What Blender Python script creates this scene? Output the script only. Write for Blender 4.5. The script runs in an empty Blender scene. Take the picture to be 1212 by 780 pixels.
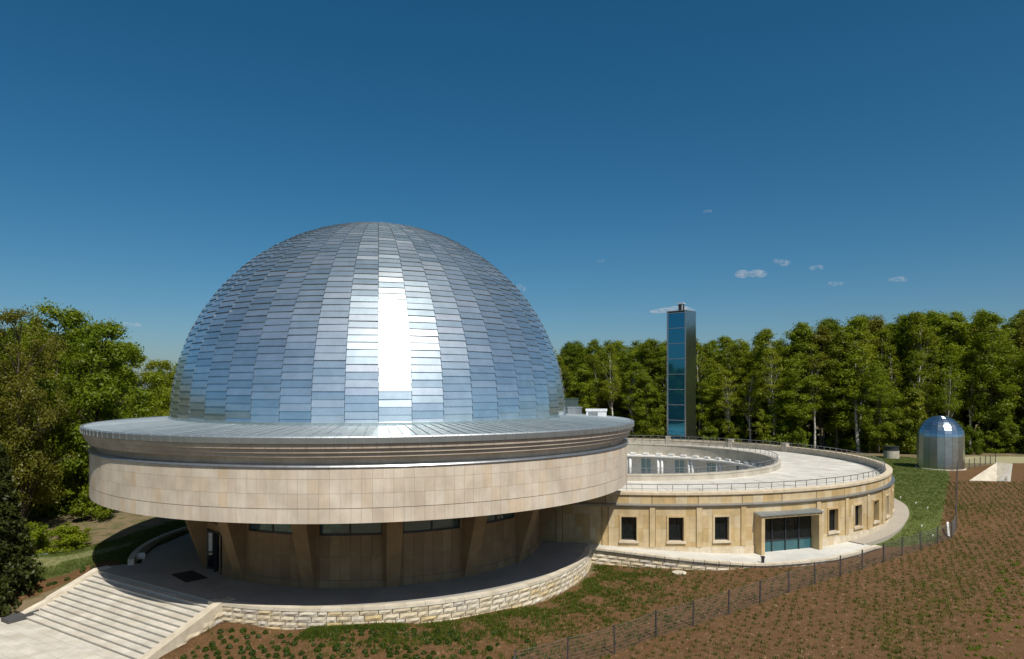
import bpy, bmesh, math, random
import numpy as np
from mathutils import Vector, Matrix
R_ = math.radians
random.seed(7); rng = np.random.default_rng(7)
scene = bpy.context.scene
COL = scene.collection

# ------------------------------------------------------------------ camera
CAM_H = 11.0
cd = bpy.data.cameras.new('camera'); cam = bpy.data.objects.new('camera', cd); COL.objects.link(cam)
cam.location = (0, 0, CAM_H); cam.rotation_euler = (R_(90), 0, 0)
cd.sensor_width = 36; cd.lens = 36*806/1212; cd.shift_y = 69/1212
cd.clip_start = 0.1; cd.clip_end = 20000
scene.camera = cam
# ------------------------------------------------------------------ sky, sun, exposure
SUN_EL, SUN_AZ = 55.0, 26.0            # the sun stands behind the camera, 26 degrees to its right
w = bpy.data.worlds.new('World'); scene.world = w; w.use_nodes = True
nt = w.node_tree; nt.nodes.clear()
sky = nt.nodes.new('ShaderNodeTexSky'); sky.sky_type = 'NISHITA'; sky.sun_disc = False
sky.sun_elevation = R_(SUN_EL); sky.sun_rotation = R_(180-SUN_AZ)
sky.altitude = 300; sky.air_density = 0.8; sky.dust_density = 1.5; sky.ozone_density = 3.0
bg = nt.nodes.new('ShaderNodeBackground'); bg.inputs['Strength'].default_value = 0.078
wo = nt.nodes.new('ShaderNodeOutputWorld')
hs = nt.nodes.new('ShaderNodeHueSaturation'); hs.inputs['Hue'].default_value = .485; hs.inputs['Saturation'].default_value = 1.35   # the photograph's deep, saturated blue
nt.links.new(sky.outputs[0], hs.inputs['Color']); nt.links.new(hs.outputs[0], bg.inputs[0]); nt.links.new(bg.outputs[0], wo.inputs[0])
sl = bpy.data.lights.new('sun', 'SUN'); sl.energy = 4.9; sl.angle = R_(0.53); sl.color = (1, 0.95, 0.87)
so = bpy.data.objects.new('sun', sl); COL.objects.link(so)
ce = math.cos(R_(SUN_EL))
SUN = Vector((ce*math.sin(R_(SUN_AZ)), -ce*math.cos(R_(SUN_AZ)), math.sin(R_(SUN_EL))))
so.rotation_euler = SUN.to_track_quat('Z', 'Y').to_euler(); so.location = (20, -40, 80)
scene.view_settings.view_transform = 'Standard'; scene.view_settings.look = 'None'
scene.view_settings.exposure = 0.0; scene.view_settings.gamma = 1.0
scene.view_settings.use_curve_mapping = False

# ------------------------------------------------------------------ materials
def newmat(name):
    m = bpy.data.materials.new(name); m.use_nodes = True
    t = m.node_tree; b = t.nodes['Principled BSDF']
    return m, t, b
def N(t, kind, **kw):
    n = t.nodes.new(kind)
    for k, v in kw.items(): setattr(n, k, v)
    return n
def L(t, a, b): t.links.new(a, b)
def pvar(t):
    """one random number per piece: the object's own, shifted by the piece value of joined pieces"""
    oi = N(t, 'ShaderNodeObjectInfo'); at = N(t, 'ShaderNodeAttribute', attribute_name='pv')
    ad = N(t, 'ShaderNodeMath', operation='ADD'); fr = N(t, 'ShaderNodeMath', operation='FRACT')
    L(t, oi.outputs['Random'], ad.inputs[0]); L(t, at.outputs['Fac'], ad.inputs[1]); L(t, ad.outputs[0], fr.inputs[0])
    return fr.outputs[0]
def ramp(t, stops, fac=None):
    r = N(t, 'ShaderNodeValToRGB'); e = r.color_ramp.elements
    while len(e) < len(stops): e.new(0.5)
    for i, (p, c) in enumerate(stops):
        e[i].position = p; e[i].color = (*c, 1) if len(c) == 3 else c
    if fac is not None: L(t, fac, r.inputs[0])
    return r
def noise(t, scale, detail=4, rough=0.55, vec=None, stretch=None, space='Object'):
    n = N(t, 'ShaderNodeTexNoise'); n.inputs['Scale'].default_value = scale
    n.inputs['Detail'].default_value = detail; n.inputs['Roughness'].default_value = rough
    if vec is None:
        g = N(t, 'ShaderNodeNewGeometry'); vec = g.outputs['Position']
    if stretch:
        m = N(t, 'ShaderNodeVectorMath', operation='MULTIPLY'); m.inputs[1].default_value = stretch
        L(t, vec, m.inputs[0]); vec = m.outputs[0]
    L(t, vec, n.inputs['Vector'])
    return n
def mixc(t, fac, a, b, mode='MIX'):
    m = N(t, 'ShaderNodeMix', data_type='RGBA', blend_type=mode)
    if isinstance(fac, (int, float)): m.inputs[0].default_value = fac
    else: L(t, fac, m.inputs[0])
    for s, i in ((a, 6), (b, 7)):
        if isinstance(s, tuple): m.inputs[i].default_value = (*s, 1)
        else: L(t, s, m.inputs[i])
    return m.outputs[2]
def bump(t, b, h, strength=0.3, dist=0.02):
    bp = N(t, 'ShaderNodeBump'); bp.inputs['Strength'].default_value = strength; bp.inputs['Distance'].default_value = dist
    L(t, h, bp.inputs['Height']); L(t, bp.outputs[0], b.inputs['Normal'])

def stone(name, stops, rough=0.8, streak=0.35, ns=1.6, bst=0.25, dirt=(0.25, 0.2, 0.14)):
    m, t, b = newmat(name)
    c = ramp(t, stops, pvar(t)).outputs[0]
    n1 = noise(t, ns, 6, 0.6); n2 = noise(t, 6.0, 5, 0.65, stretch=(1, 1, 0.12))
    f1 = ramp(t, [(0.35, (0.78, 0.76, 0.72)), (0.7, (1.06, 1.05, 1.03))], n1.outputs[0]).outputs[0]
    c = mixc(t, 1.0, c, f1, 'MULTIPLY')
    f2 = ramp(t, [(0.45, (0, 0, 0)), (0.75, (streak,)*3)], n2.outputs[0]).outputs[0]
    c = mixc(t, f2, c, dirt)
    L(t, c, b.inputs['Base Color']); b.inputs['Roughness'].default_value = rough
    n3 = noise(t, 22, 5, 0.7); bump(t, b, n3.outputs[0], bst, 0.02)
    return m
def plain(name, col, rough=0.6, metal=0.0, var=0.12, ns=3.0):
    m, t, b = newmat(name)
    n = noise(t, ns, 5, 0.6)
    lo = tuple(x*(1-var) for x in col); hi = tuple(min(1, x*(1+var)) for x in col)
    L(t, ramp(t, [(0.3, lo), (0.7, hi)], n.outputs[0]).outputs[0], b.inputs['Base Color'])
    b.inputs['Roughness'].default_value = rough; b.inputs['Metallic'].default_value = metal
    return m
M = {}
M['drum'] = stone('limestone_cladding', [(0, (.61, .525, .42)), (.25, (.65, .57, .465)), (.6, (.68, .61, .505)), (.85, (.66, .56, .44)), (.95, (.65, .52, .37)), (1, (.67, .58, .475))], 0.75, 0.22, 0.6)
M['band'] = stone('cornice_stone', [(0, (.50, .43, .35)), (1, (.54, .47, .39))], 0.8, 0.3, 0.9)
M['ring'] = stone('sandstone_cladding', [(0, (.47, .33, .14)), (.3, (.56, .43, .235)), (.6, (.61, .50, .32)), (.85, (.51, .36, .165)), (1, (.63, .54, .38))], 0.8, 0.2, 1.2)
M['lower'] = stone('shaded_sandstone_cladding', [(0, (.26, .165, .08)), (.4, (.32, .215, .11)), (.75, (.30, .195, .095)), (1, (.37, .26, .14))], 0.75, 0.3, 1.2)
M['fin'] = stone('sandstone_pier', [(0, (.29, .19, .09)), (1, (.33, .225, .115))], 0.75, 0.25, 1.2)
M['block'] = stone('rough_limestone_block', [(0, (.55, .47, .33)), (.3, (.66, .58, .43)), (.6, (.70, .64, .52)), (.8, (.60, .47, .25)), (.9, (.70, .63, .5)), (1, (.50, .46, .4))], 0.9, 0.3, 2.6, 0.7)
M['coping'] = stone('pale_coping_stone', [(0, (.60, .54, .42)), (1, (.68, .62, .51))], 0.8, 0.2, 1.5)
M['plinth'] = stone('pale_plinth_stone', [(0, (.60, .52, .39)), (.6, (.68, .60, .47)), (1, (.60, .49, .33))], 0.85, 0.2, 2)
M['parapet'] = stone('parapet_concrete', [(0, (.50, .46, .38)), (1, (.55, .51, .43))], 0.85, 0.35, 0.9, 0.25, (.22, .2, .17))
M['roofslab'] = stone('roof_concrete', [(0, (.60, .58, .52)), (1, (.64, .62, .57))], 0.85, 0.2, 0.5, 0.2, (.35, .34, .31))
M['white'] = plain('white_paint', (.76, .76, .74), 0.5)
M['offwhite'] = plain('white_plaster', (.70, .69, .65), 0.7)
M['darkmetal'] = plain('dark_metal', (.05, .055, .06), 0.45, 0.5)
M['railmetal'] = plain('grey_rail_steel', (.34, .35, .36), 0.4, 0.8)
M['galv'] = plain('galvanised_post', (.09, .085, .085), 0.55, 0.6)
M['flash'] = plain('zinc_flashing', (.42, .44, .45), 0.38, 0.85)
M['underlay'] = plain('dark_underlay', (.10, .11, .12), 0.6, 0.3)
M['rubber'] = plain('black_rubber', (.03, .032, .034), 0.8)
M['lip'] = plain('painted_lap_shadow', (.16, .19, .22), 0.55, 0.6)  # dark colour painted on the dome panel edges as shadow lines between shingles
M['joint'] = plain('dark_joint', (.06, .05, .04), 0.9)
M['mortar'] = plain('sandy_mortar', (.26, .22, .16), 0.95)
M['hvac'] = plain('pale_sheet_metal', (.72, .73, .74), 0.4, 0.2)
M['greenbox'] = plain('dark_green_sheet', (.035, .06, .055), 0.5)
def dome_metal(name, lo, hi, r0, r1, metal=0.95, aniso=0):
    m, t, b = newmat(name)
    if aniso:      # brushed across: glints stretch up and down the shingles
        tg = N(t, 'ShaderNodeVectorMath', operation='CROSS_PRODUCT'); ge = N(t, 'ShaderNodeNewGeometry'); L(t, ge.outputs['True Normal'], tg.inputs[0]); tg.inputs[1].default_value = (0, 0, 1); L(t, tg.outputs[0], b.inputs['Tangent']); b.inputs['Anisotropic'].default_value = aniso; b.inputs['Anisotropic Rotation'].default_value = 0.25
    pv = pvar(t)
    c = ramp(t, [(0, lo), (.5, tuple((a+z)/2 for a, z in zip(lo, hi))), (.93, hi), (1, tuple(min(1, x*1.08) for x in hi))], pv).outputs[0]
    n = noise(t, 1.3, 5, 0.6)
    c = mixc(t, 1.0, c, ramp(t, [(.3, (.86, .87, .88)), (.7, (1.04, 1.04, 1.04))], n.outputs[0]).outputs[0], 'MULTIPLY')
    L(t, c, b.inputs['Base Color']); b.inputs['Metallic'].default_value = metal
    mp = N(t, 'ShaderNodeMapRange'); mp.inputs[3].default_value = r0; mp.inputs[4].default_value = r1
    sep = N(t, 'ShaderNodeMath', operation='MULTIPLY'); sep.inputs[1].default_value = 7.31
    fr = N(t, 'ShaderNodeMath', operation='FRACT'); L(t, pv, sep.inputs[0]); L(t, sep.outputs[0], fr.inputs[0])
    L(t, fr.outputs[0], mp.inputs[0]); L(t, mp.outputs[0], b.inputs['Roughness'])
    n2 = noise(t, 2.2, 3, 0.5); bump(t, b, n2.outputs[0], 0.10, 0.03)
    if aniso:      # dull weathered film over the brushed steel
        b2 = N(t, 'ShaderNodeBsdfPrincipled'); L(t, c, b2.inputs['Base Color']); b2.inputs['Metallic'].default_value = .9; b2.inputs['Roughness'].default_value = .58
        mx = N(t, 'ShaderNodeMixShader'); mx.inputs[0].default_value = .16
        L(t, b.outputs[0], mx.inputs[1]); L(t, b2.outputs[0], mx.inputs[2]); L(t, mx.outputs[0], t.nodes['Material Output'].inputs[0])
    return m
M['dome'] = dome_metal('dome_steel_shingle', (.66, .79, .83), (.90, .965, .975), 0.18, 0.30, .95, .64)
M['roof'] = dome_metal('zinc_roof_sheet', (.36, .40, .41), (.48, .515, .52), 0.42, 0.54, 0.85)
M['small'] = dome_metal('observatory_steel_sheet', (.50, .58, .61), (.58, .65, .68), 0.18, 0.24, 0.98)
M['towermetal'] = dome_metal('tower_steel_sheet', (.42, .45, .46), (.46, .49, .5), 0.16, 0.2, 0.98)
def glassy(name, col, rough=0.04, spec=0.8, metal=0.0):
    m, t, b = newmat(name)
    b.inputs['Base Color'].default_value = (*col, 1); b.inputs['Roughness'].default_value = rough
    b.inputs['Metallic'].default_value = metal
    b.inputs['Specular IOR Level'].default_value = spec
    n = noise(t, 0.7, 2, 0.5); bump(t, b, n.outputs[0], 0.04, 0.05)
    return m
M['glass'] = glassy('dark_window_glass', (.008, .012, .014), 0.03, 0.8)
M['glassblue'] = glassy('tinted_blue_glass', (.03, .20, .33), 0.03, 0.9, 0.8)
M['glassteal'] = glassy('clerestory_glass', (.14, .23, .26), 0.04, 1.0, 0.6)

def paving(name, col, lines=0.9, var=.18):
    m, t, b = newmat(name)
    n = noise(t, 0.45, 5, 0.6); n2 = noise(t, 7, 5, .65)
    c = ramp(t, [(.3, tuple(x*(1-var) for x in col)), (.7, tuple(x*(1+var*.5) for x in col))], n.outputs[0]).outputs[0]
    c = mixc(t, 1.0, c, ramp(t, [(.3, (.85, .85, .85)), (.7, (1.06, 1.06, 1.06))], n2.outputs[0]).outputs[0], 'MULTIPLY')
    L(t, c, b.inputs['Base Color']); b.inputs['Roughness'].default_value = .85
    bump(t, b, n2.outputs[0], .2, .01)
    return m
M['plaza'] = paving('plaza_flagstone', (.37, .355, .31))
M['tread'] = stone('pale_tread_slab', [(0, (.56, .52, .44)), (.4, (.62, .59, .52)), (.8, (.58, .55, .49)), (1, (.66, .62, .53))], .85, .3, 1.1, .2, (.4, .38, .33))
M['step'] = paving('pale_step_stone', (.58, .55, .48), var=.12)
M['landing'] = paving('pale_landing_stone', (.60, .59, .53), var=.2)
M['gravel'] = None
m, t, b = newmat('gravel_strip'); n = noise(t, 14, 6, .75)
L(t, ramp(t, [(.3, (.22, .19, .15)), (.7, (.52, .47, .38))], n.outputs[0]).outputs[0], b.inputs['Base Color'])
b.inputs['Roughness'].default_value = .95; bump(t, b, n.outputs[0], .8, .03); M['gravel'] = m

# ground: colour by what grows there (zone attribute), relief from noise
m, t, b = newmat('ground_cover')
za = N(t, 'ShaderNodeAttribute', attribute_name='zone'); sp = N(t, 'ShaderNodeSeparateColor'); L(t, za.outputs['Color'], sp.inputs[0])
nb = noise(t, 0.9, 6, .7); nf = noise(t, 5.5, 7, .78); nl = noise(t, 0.16, 4, .6)
def edged(sock):
    a = N(t, 'ShaderNodeMath', operation='ADD'); s = N(t, 'ShaderNodeMath', operation='MULTIPLY_ADD')
    L(t, nf.outputs[0], s.inputs[0]); s.inputs[1].default_value = .5; s.inputs[2].default_value = -.25
    L(t, sock, a.inputs[0]); L(t, s.outputs[0], a.inputs[1])
    return ramp(t, [(.42, (0, 0, 0)), (.58, (1, 1, 1))], a.outputs[0]).outputs[0]
litter = mixc(t, nl.outputs[0], (.15, .11, .06), (.29, .22, .13))
litter = mixc(t, ramp(t, [(.45, (0, 0, 0)), (.62, (.9, .9, .9))], nb.outputs[0]).outputs[0], litter, (.09, .10, .03))
mul = mixc(t, ramp(t, [(.35, (0, 0, 0)), (.65, (1, 1, 1))], nf.outputs[0]).outputs[0], (.080, .044, .019), (.185, .101, .043))
mul = mixc(t, ramp(t, [(.4, (0, 0, 0)), (.72, (.45, .45, .45))], nb.outputs[0]).outputs[0], mul, (.215, .126, .058))
mul = mixc(t, ramp(t, [(.4, (0, 0, 0)), (.7, (.5, .5, .5))], nl.outputs[0]).outputs[0], mul, (.150, .077, .032))
lawn = mixc(t, ramp(t, [(.3, (0, 0, 0)), (.7, (1, 1, 1))], nf.outputs[0]).outputs[0], (.07, .098, .02), (.125, .155, .042))
lawn = mixc(t, ramp(t, [(.45, (0, 0, 0)), (.7, (.8, .8, .8))], nb.outputs[0]).outputs[0], lawn, (.14, .15, .05))
dry = mixc(t, nf.outputs[0], (.28, .26, .13), (.42, .38, .23))
c = mixc(t, edged(sp.outputs[0]), litter, mul); c = mixc(t, edged(sp.outputs[1]), c, lawn); c = mixc(t, edged(sp.outputs[2]), c, dry)
L(t, c, b.inputs['Base Color']); b.inputs['Roughness'].default_value = .97; b.inputs['Specular IOR Level'].default_value = .15
ng = noise(t, 2.1, 8, .72); bump(t, b, ng.outputs[0], 1.0, .22); M['ground'] = m

def leafmat(name, lo, hi, tr=.45, hue=.0):
    m, t, b = newmat(name); t.nodes.remove(b)
    oi = N(t, 'ShaderNodeObjectInfo'); n = noise(t, .55, 3, .6)
    a = N(t, 'ShaderNodeMath', operation='MULTIPLY_ADD'); L(t, oi.outputs['Random'], a.inputs[0]); a.inputs[1].default_value = .6
    at = N(t, 'ShaderNodeAttribute', attribute_name='lv')
    a2 = N(t, 'ShaderNodeMath', operation='MULTIPLY_ADD'); L(t, at.outputs['Fac'], a2.inputs[0]); a2.inputs[1].default_value = .55
    n2 = N(t, 'ShaderNodeMath', operation='MULTIPLY_ADD'); L(t, n.outputs[0], n2.inputs[0]); n2.inputs[1].default_value = .5; n2.inputs[2].default_value = -.3
    L(t, n2.outputs[0], a.inputs[2]); L(t, a.outputs[0], a2.inputs[2])
    c = ramp(t, [(0, lo), (1, hi)], a2.outputs[0]).outputs[0]
    d = N(t, 'ShaderNodeBsdfDiffuse'); tl = N(t, 'ShaderNodeBsdfTranslucent'); mx = N(t, 'ShaderNodeMixShader'); mx.inputs[0].default_value = tr
    g = N(t, 'ShaderNodeBsdfGlossy'); g.inputs['Roughness'].default_value = .45; mg = N(t, 'ShaderNodeMixShader'); mg.inputs[0].default_value = .015
    L(t, c, d.inputs[0]); L(t, mixc(t, 1.0, c, (1.25, 1.2, .55), 'MULTIPLY'), tl.inputs[0])
    L(t, d.outputs[0], mx.inputs[1]); L(t, tl.outputs[0], mx.inputs[2])
    L(t, mx.outputs[0], mg.inputs[1]); L(t, g.outputs[0], mg.inputs[2])
    L(t, mg.outputs[0], t.nodes['Material Output'].inputs[0])
    return m
M['leaf_green'] = leafmat('spring_leaf', (.105, .155, .008), (.26, .315, .016))
M['leaf_dark'] = leafmat('dark_leaf', (.08, .12, .006), (.19, .24, .012))
M['leaf_olive'] = leafmat('budding_leaf', (.115, .122, .012), (.245, .235, .032))
M['leaf_birch'] = leafmat('birch_leaf', (.11, .145, .008), (.25, .28, .018))
M['leaf_spruce'] = leafmat('spruce_needle', (.022, .032, .006), (.075, .085, .018), .15)
M['leaf_lime'] = leafmat('yellow_green_leaf', (.10, .14, .012), (.19, .22, .025))
M['leaf_tuft'] = leafmat('heather_leaf', (.035, .065, .008), (.09, .13, .018))
M['leaf_weed'] = leafmat('weed_leaf', (.06, .095, .010), (.15, .19, .025))
M['leaf_grass'] = leafmat('grass_blade', (.075, .105, .018), (.15, .18, .045))
M['bark'] = plain('grey_brown_bark', (.085, .068, .05), .95, 0, .5, 4)
M['bark_dark'] = plain('dark_bark', (.05, .042, .034), .95, 0, .5, 4)
m, t, b = newmat('birch_bark'); n = noise(t, 3, 5, .7, stretch=(1, 1, 3))
L(t, ramp(t, [(.40, (.04, .036, .03)), (.52, (.62, .59, .53))], n.outputs[0]).outputs[0], b.inputs['Base Color']); b.inputs['Roughness'].default_value = .9; M['bark_birch'] = m

# ------------------------------------------------------------------ mesh helpers
def tag(o, label=None, cat=None, group=None, kind=None):
    for k, v in (('label', label), ('category', cat), ('group', group), ('kind', kind)):
        if v: o[k] = v
    return o
def empty(name, loc, label, cat, group=None, rz=0):
    o = bpy.data.objects.new(name, None); COL.objects.link(o); o.location = loc; o.rotation_euler[2] = rz
    o.empty_display_size = .2
    return tag(o, label, cat, group)
def link(name, me, mat=None, parent=None, loc=(0, 0, 0), rz=0):
    if mat is not None and not me.materials: me.materials.append(mat)
    o = bpy.data.objects.new(name, me); COL.objects.link(o); o.location = loc; o.rotation_euler[2] = rz
    if parent: o.parent = parent
    return o
def npmesh(name, v, f, smooth=False):
    """v (n,3) array, f (m,k) array of k-gons"""
    v = np.asarray(v, np.float32); f = np.asarray(f, np.int32); k = f.shape[1]
    me = bpy.data.meshes.new(name)
    me.vertices.add(len(v)); me.vertices.foreach_set('co', v.ravel())
    me.loops.add(f.size); me.loops.foreach_set('vertex_index', f.ravel())
    me.polygons.add(len(f)); me.polygons.foreach_set('loop_start', np.arange(0, f.size, k, dtype=np.int32))
    me.polygons.foreach_set('loop_total', np.full(len(f), k, np.int32))
    if smooth: me.polygons.foreach_set('use_smooth', np.ones(len(f), bool))
    me.update(calc_edges=True); me.validate()
    return me
BOXF = [(0, 3, 2, 1), (4, 5, 6, 7), (0, 1, 5, 4), (1, 2, 6, 5), (2, 3, 7, 6), (3, 0, 4, 7)]
class MB:
    def __init__(s): s.v = []; s.f = []
    def hexa(s, p):                      # 8 corners: bottom 4 (ccw from above), top 4
        o = len(s.v); s.v += [tuple(q) for q in p]; s.f += [tuple(o+i for i in q) for q in BOXF]; return s
    def box(s, x0, x1, y0, y1, z0, z1):
        return s.hexa([(x0, y0, z0), (x1, y0, z0), (x1, y1, z0), (x0, y1, z0), (x0, y0, z1), (x1, y0, z1), (x1, y1, z1), (x0, y1, z1)])
    def poly(s, pts): o = len(s.v); s.v += [tuple(q) for q in pts]; s.f.append(tuple(range(o, o+len(pts)))); return s
    def tube(s, pts, rad, n=6):
        pts = [Vector(p) for p in pts]; rad = rad if isinstance(rad, (list, tuple)) else [rad]*len(pts)
        o = len(s.v)
        for i, p in enumerate(pts):
            d = (pts[min(i+1, len(pts)-1)]-pts[max(i-1, 0)]).normalized()
            a = d.orthogonal().normalized(); b_ = d.cross(a)
            for k in range(n):
                an = 2*math.pi*k/n; s.v.append(tuple(p+(a*math.cos(an)+b_*math.sin(an))*rad[i]))
        for i in range(len(pts)-1):
            for k in range(n):
                k2 = (k+1) % n; s.f.append((o+i*n+k, o+i*n+k2, o+(i+1)*n+k2, o+(i+1)*n+k))
        s.f.append(tuple(o+k for k in range(n-1, -1, -1))); s.f.append(tuple(o+(len(pts)-1)*n+k for k in range(n)))
        return s
    def lathe(s, prof, n=96, a0=0, a1=2*math.pi):
        """revolve (r,z) profile; angle 0 looks to -Y and grows towards +X"""
        full = abs(a1-a0-2*math.pi) < 1e-6; o = len(s.v); cols = n if full else n+1; k = len(prof)
        for i in range(cols):
            a = a0+(a1-a0)*i/n
            for r, z in prof: s.v.append((r*math.sin(a), -r*math.cos(a), z))
        for i in range(n):
            i2 = (i+1) % cols
            for j in range(k-1): s.f.append((o+i*k+j, o+i2*k+j, o+i2*k+j+1, o+i*k+j+1))
        if not full and prof[0] == prof[-1]:
            s.f.append(tuple(o+j for j in range(k-1))); s.f.append(tuple(o+(cols-1)*k+j for j in range(k-2, -1, -1)))
        return s
    def mesh(s, name, smooth=False):
        me = bpy.data.meshes.new(name); me.from_pydata(s.v, [], s.f)
        if smooth:
            for p in me.polygons: p.use_smooth = True
        me.update(); return me
    def build(s, name, mat, parent=None, loc=(0, 0, 0), rz=0, smooth=False):
        return link(name, s.mesh(name, smooth), mat, parent, loc, rz)
def autosmooth(o, ang=35):
    me = o.data
    for p in me.polygons: p.use_smooth = True
    me.set_sharp_from_angle(angle=R_(ang))
def recalc(me):
    bm = bmesh.new(); bm.from_mesh(me); bmesh.ops.recalc_face_normals(bm, faces=bm.faces); bm.to_mesh(me); bm.free()

CACHE = {}
def emit(items, name, mat, parent, centre, limit=290, lip=None):
    """items: (key, builder, theta, area, local centre). The largest in view become parts of their own, the rest one joined part."""
    def score(it):
        key, fn, th, area, c = it
        s_, c_ = math.sin(th), math.cos(th)
        p = Vector((centre[0]+c[0]*c_-c[1]*s_, centre[1]+c[0]*s_+c[1]*c_, centre[2]+c[2]))
        v = cam.location-p; n = Vector((s_, -c_, 0))
        return area*max(.01, v.normalized().dot(n))/v.length_squared
    items = sorted(items, key=score, reverse=True)
    for key, fn, th, area, c in items[:limit]:
        if key not in CACHE:
            CACHE[key] = fn().mesh(name)
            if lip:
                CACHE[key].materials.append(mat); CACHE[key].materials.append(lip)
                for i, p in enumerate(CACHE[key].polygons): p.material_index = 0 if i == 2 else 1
        me = CACHE[key]
        link(name, me, mat, parent, (0, 0, 0), th)
    if len(items) > limit:
        V = []; F = []; PV = []
        for key, fn, th, area, c in items[limit:]:
            b_ = fn(); o = len(V); s_, c_ = math.sin(th), math.cos(th)
            V += [(x*c_-y*s_, x*s_+y*c_, z) for x, y, z in b_.v]; F += [tuple(o+i for i in f) for f in b_.f]
            PV += [random.random()]*len(b_.v)
        me = bpy.data.meshes.new(name); me.from_pydata(V, [], F)
        at = me.attributes.new('pv', 'FLOAT', 'POINT'); at.data.foreach_set('value', PV)
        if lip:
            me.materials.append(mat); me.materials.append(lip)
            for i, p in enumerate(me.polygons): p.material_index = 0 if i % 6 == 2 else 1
        tag(link(name, me, mat, parent), kind='stuff')

# ------------------------------------------------------------------ places
DC = (-9.64, 49.07)          # axis of the domed rotunda
RC = (11.35, 73.44)          # axis of the ring building
PL_R = 15.05                 # terrace edge
ST0 = Vector((-24.9, 41.0, 0)); SW = Vector((.8505, -.526, 0)); SD = Vector((-.526, -.8505, 0))
ST_W, NSTEP, RISE, TREAD = 11.4, 12, .152, .35

# ------------------------------------------------------------------ ground
CP = np.array([(-7.8, 33.4, -.78), (-14.4, 33.9, -.82), (-15.2, 33.2, -1.2), (-15.9, 32.3, -1.5), (-16.8, 31.3, -1.8), (-2.8, 35.5, -1.0), (3, 39.9, -1.2), (6, 45.5, -1.15), (11.5, 46, -1.1), (16.5, 44.5, -.95),
 (24, 47.5, -.92), (28, 49.5, -.88), (33.5, 58, -.15), (36, 63, 0), (38, 75, 0), (45, 80, 0), (57, 91, 0), (30, 100, 0), (70, 100, 0), (100, 110, 0),
 (35, 54, -.92), (25, 44, -1.05), (15, 37.5, -1.1), (6, 31.5, -1.15), (0, 28, -1.2), (-8, 28, -1.3), (-15, 29, -1.7), (-18, 30.5, -1.98), (-27.8, 37, -1.85),
 (-30, 35, -2.0), (-24, 28, -2.2), (-26, 40.7, -.55), (-25.7, 42.4, -.12), (-27.2, 39.5, -1.0), (-28.5, 41, -.55), (-30, 46, -.1), (-24, 50, .15), (-22, 56, .2), (-35, 60, .2), (-40, 45, -.4),
 (-50, 80, .3), (-20, 90, 0), (0, 110, 0), (40, 45, -.9), (60, 55, -.6), (60, 75, .0), (80, 60, -.1), (40, 30, -1.0), (20, 25, -1.2), (-60, 140, 0), (120, 160, 0), (-80, 20, -2), (100, 0, -1), (0, 0, -1.5), (0, 200, 0), (200, 200, 0), (-200, 200, 0)])
def ground_z(x, y):
    x = np.asarray(x, float); y = np.asarray(y, float)
    d2 = (x[..., None]-CP[:, 0])**2+(y[..., None]-CP[:, 1])**2+.6
    wt = d2**-1.7
    z = (wt*CP[:, 2]).sum(-1)/wt.sum(-1)
    z = z+.04*np.sin(x*.9+.4*y)*np.sin(y*.7-.3*x)
    return z
def gz(x, y): return float(ground_z(np.array([x]), np.array([y]))[0])
def inpoly(x, y, poly):
    c = np.zeros(x.shape, bool); n = len(poly)
    for i in range(n):
        x1, y1 = poly[i]; x2, y2 = poly[(i+1) % n]
        if y1 == y2: continue
        c ^= ((y1 > y) != (y2 > y)) & (x < (x2-x1)*(y-y1)/(y2-y1)+x1)
    return c
def axis(a, b, step, far):
    core = np.arange(a, b+step/2, step); out = [b]; s = step
    while out[-1] < far: s *= 1.35; out.append(out[-1]+s)
    lo = [a]; s = step
    while lo[-1] > -far: s *= 1.35; lo.append(lo[-1]-s)
    return np.concatenate([np.array(lo[1:][::-1]), core, np.array(out[1:])])
MULCH = [(-18.3, 30.2), (-15.2, 35.6), (-9.6, 40), (4, 42), (8, 50), (28.6, 50.6), (32.9, 52.6), (40.6, 64), (54, 84), (58, 90.5), (71, 99), (150, 99), (150, 5), (-14, 5)]
LAWN_R = [(20, 49), (28.6, 50.6), (32.9, 52.6), (40.6, 64), (54, 84), (57.5, 90), (62, 92), (63, 109), (30, 114), (-10, 118), (-10, 60), (20, 60)]
LAWN_L = [(-25.4, 43.0), (-29.9, 36.8), (-38, 37), (-36, 45), (-29.6, 47.3), (-27.5, 57), (-24, 66), (-16, 66), (-16, 45)]
STRIP_L = [(-24.6, 43.3), (-29.6, 36.0), (-31.2, 36.8), (-26.2, 44)]
DRY = [(64, 99.5), (160, 101), (160, 111), (66, 109)]
DRY_L = [(-27.2, 46.5), (-29.5, 43.4), (-36, 42), (-36, 43.8), (-29.5, 45.2), (-26.8, 50)]
gx = axis(-46, 92, .42, 2600); gy = axis(22, 118, .42, 2600)
GX, GY = np.meshgrid(gx, gy); GZ = ground_z(GX, GY)
far = np.clip((np.hypot(GX, GY-60)-150)/200, 0, 1); GZ = GZ*(1-far)
rd = np.hypot(GX-DC[0], GY-DC[1]); rr = np.hypot(GX-RC[0], GY-RC[1])
GZ = np.where(rd < PL_R-.2, np.minimum(GZ, -.9), GZ)
GZ = np.where(rr < 25.6, np.minimum(GZ, -.6), GZ)
sx = (GX-ST0.x)*SW.x+(GY-ST0.y)*SW.y; sy = (GX-ST0.x)*SD.x+(GY-ST0.y)*SD.y
GZ = np.where((sx > -.35) & (sx < ST_W+.35) & (sy > -3) & (sy < 12), np.minimum(GZ, -2.5), GZ)
GZ = np.where((sx > -30) & (sx < ST_W+.5) & (sy > 4.1), np.minimum(GZ, np.where(sx > -.6, -2.5, -1.95)), GZ)
zone = np.zeros((GX.size, 4), np.float32); zone[:, 3] = 1
fx, fy = GX.ravel(), GY.ravel()
mu = inpoly(fx, fy, MULCH) | inpoly(fx, fy, STRIP_L)
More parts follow.
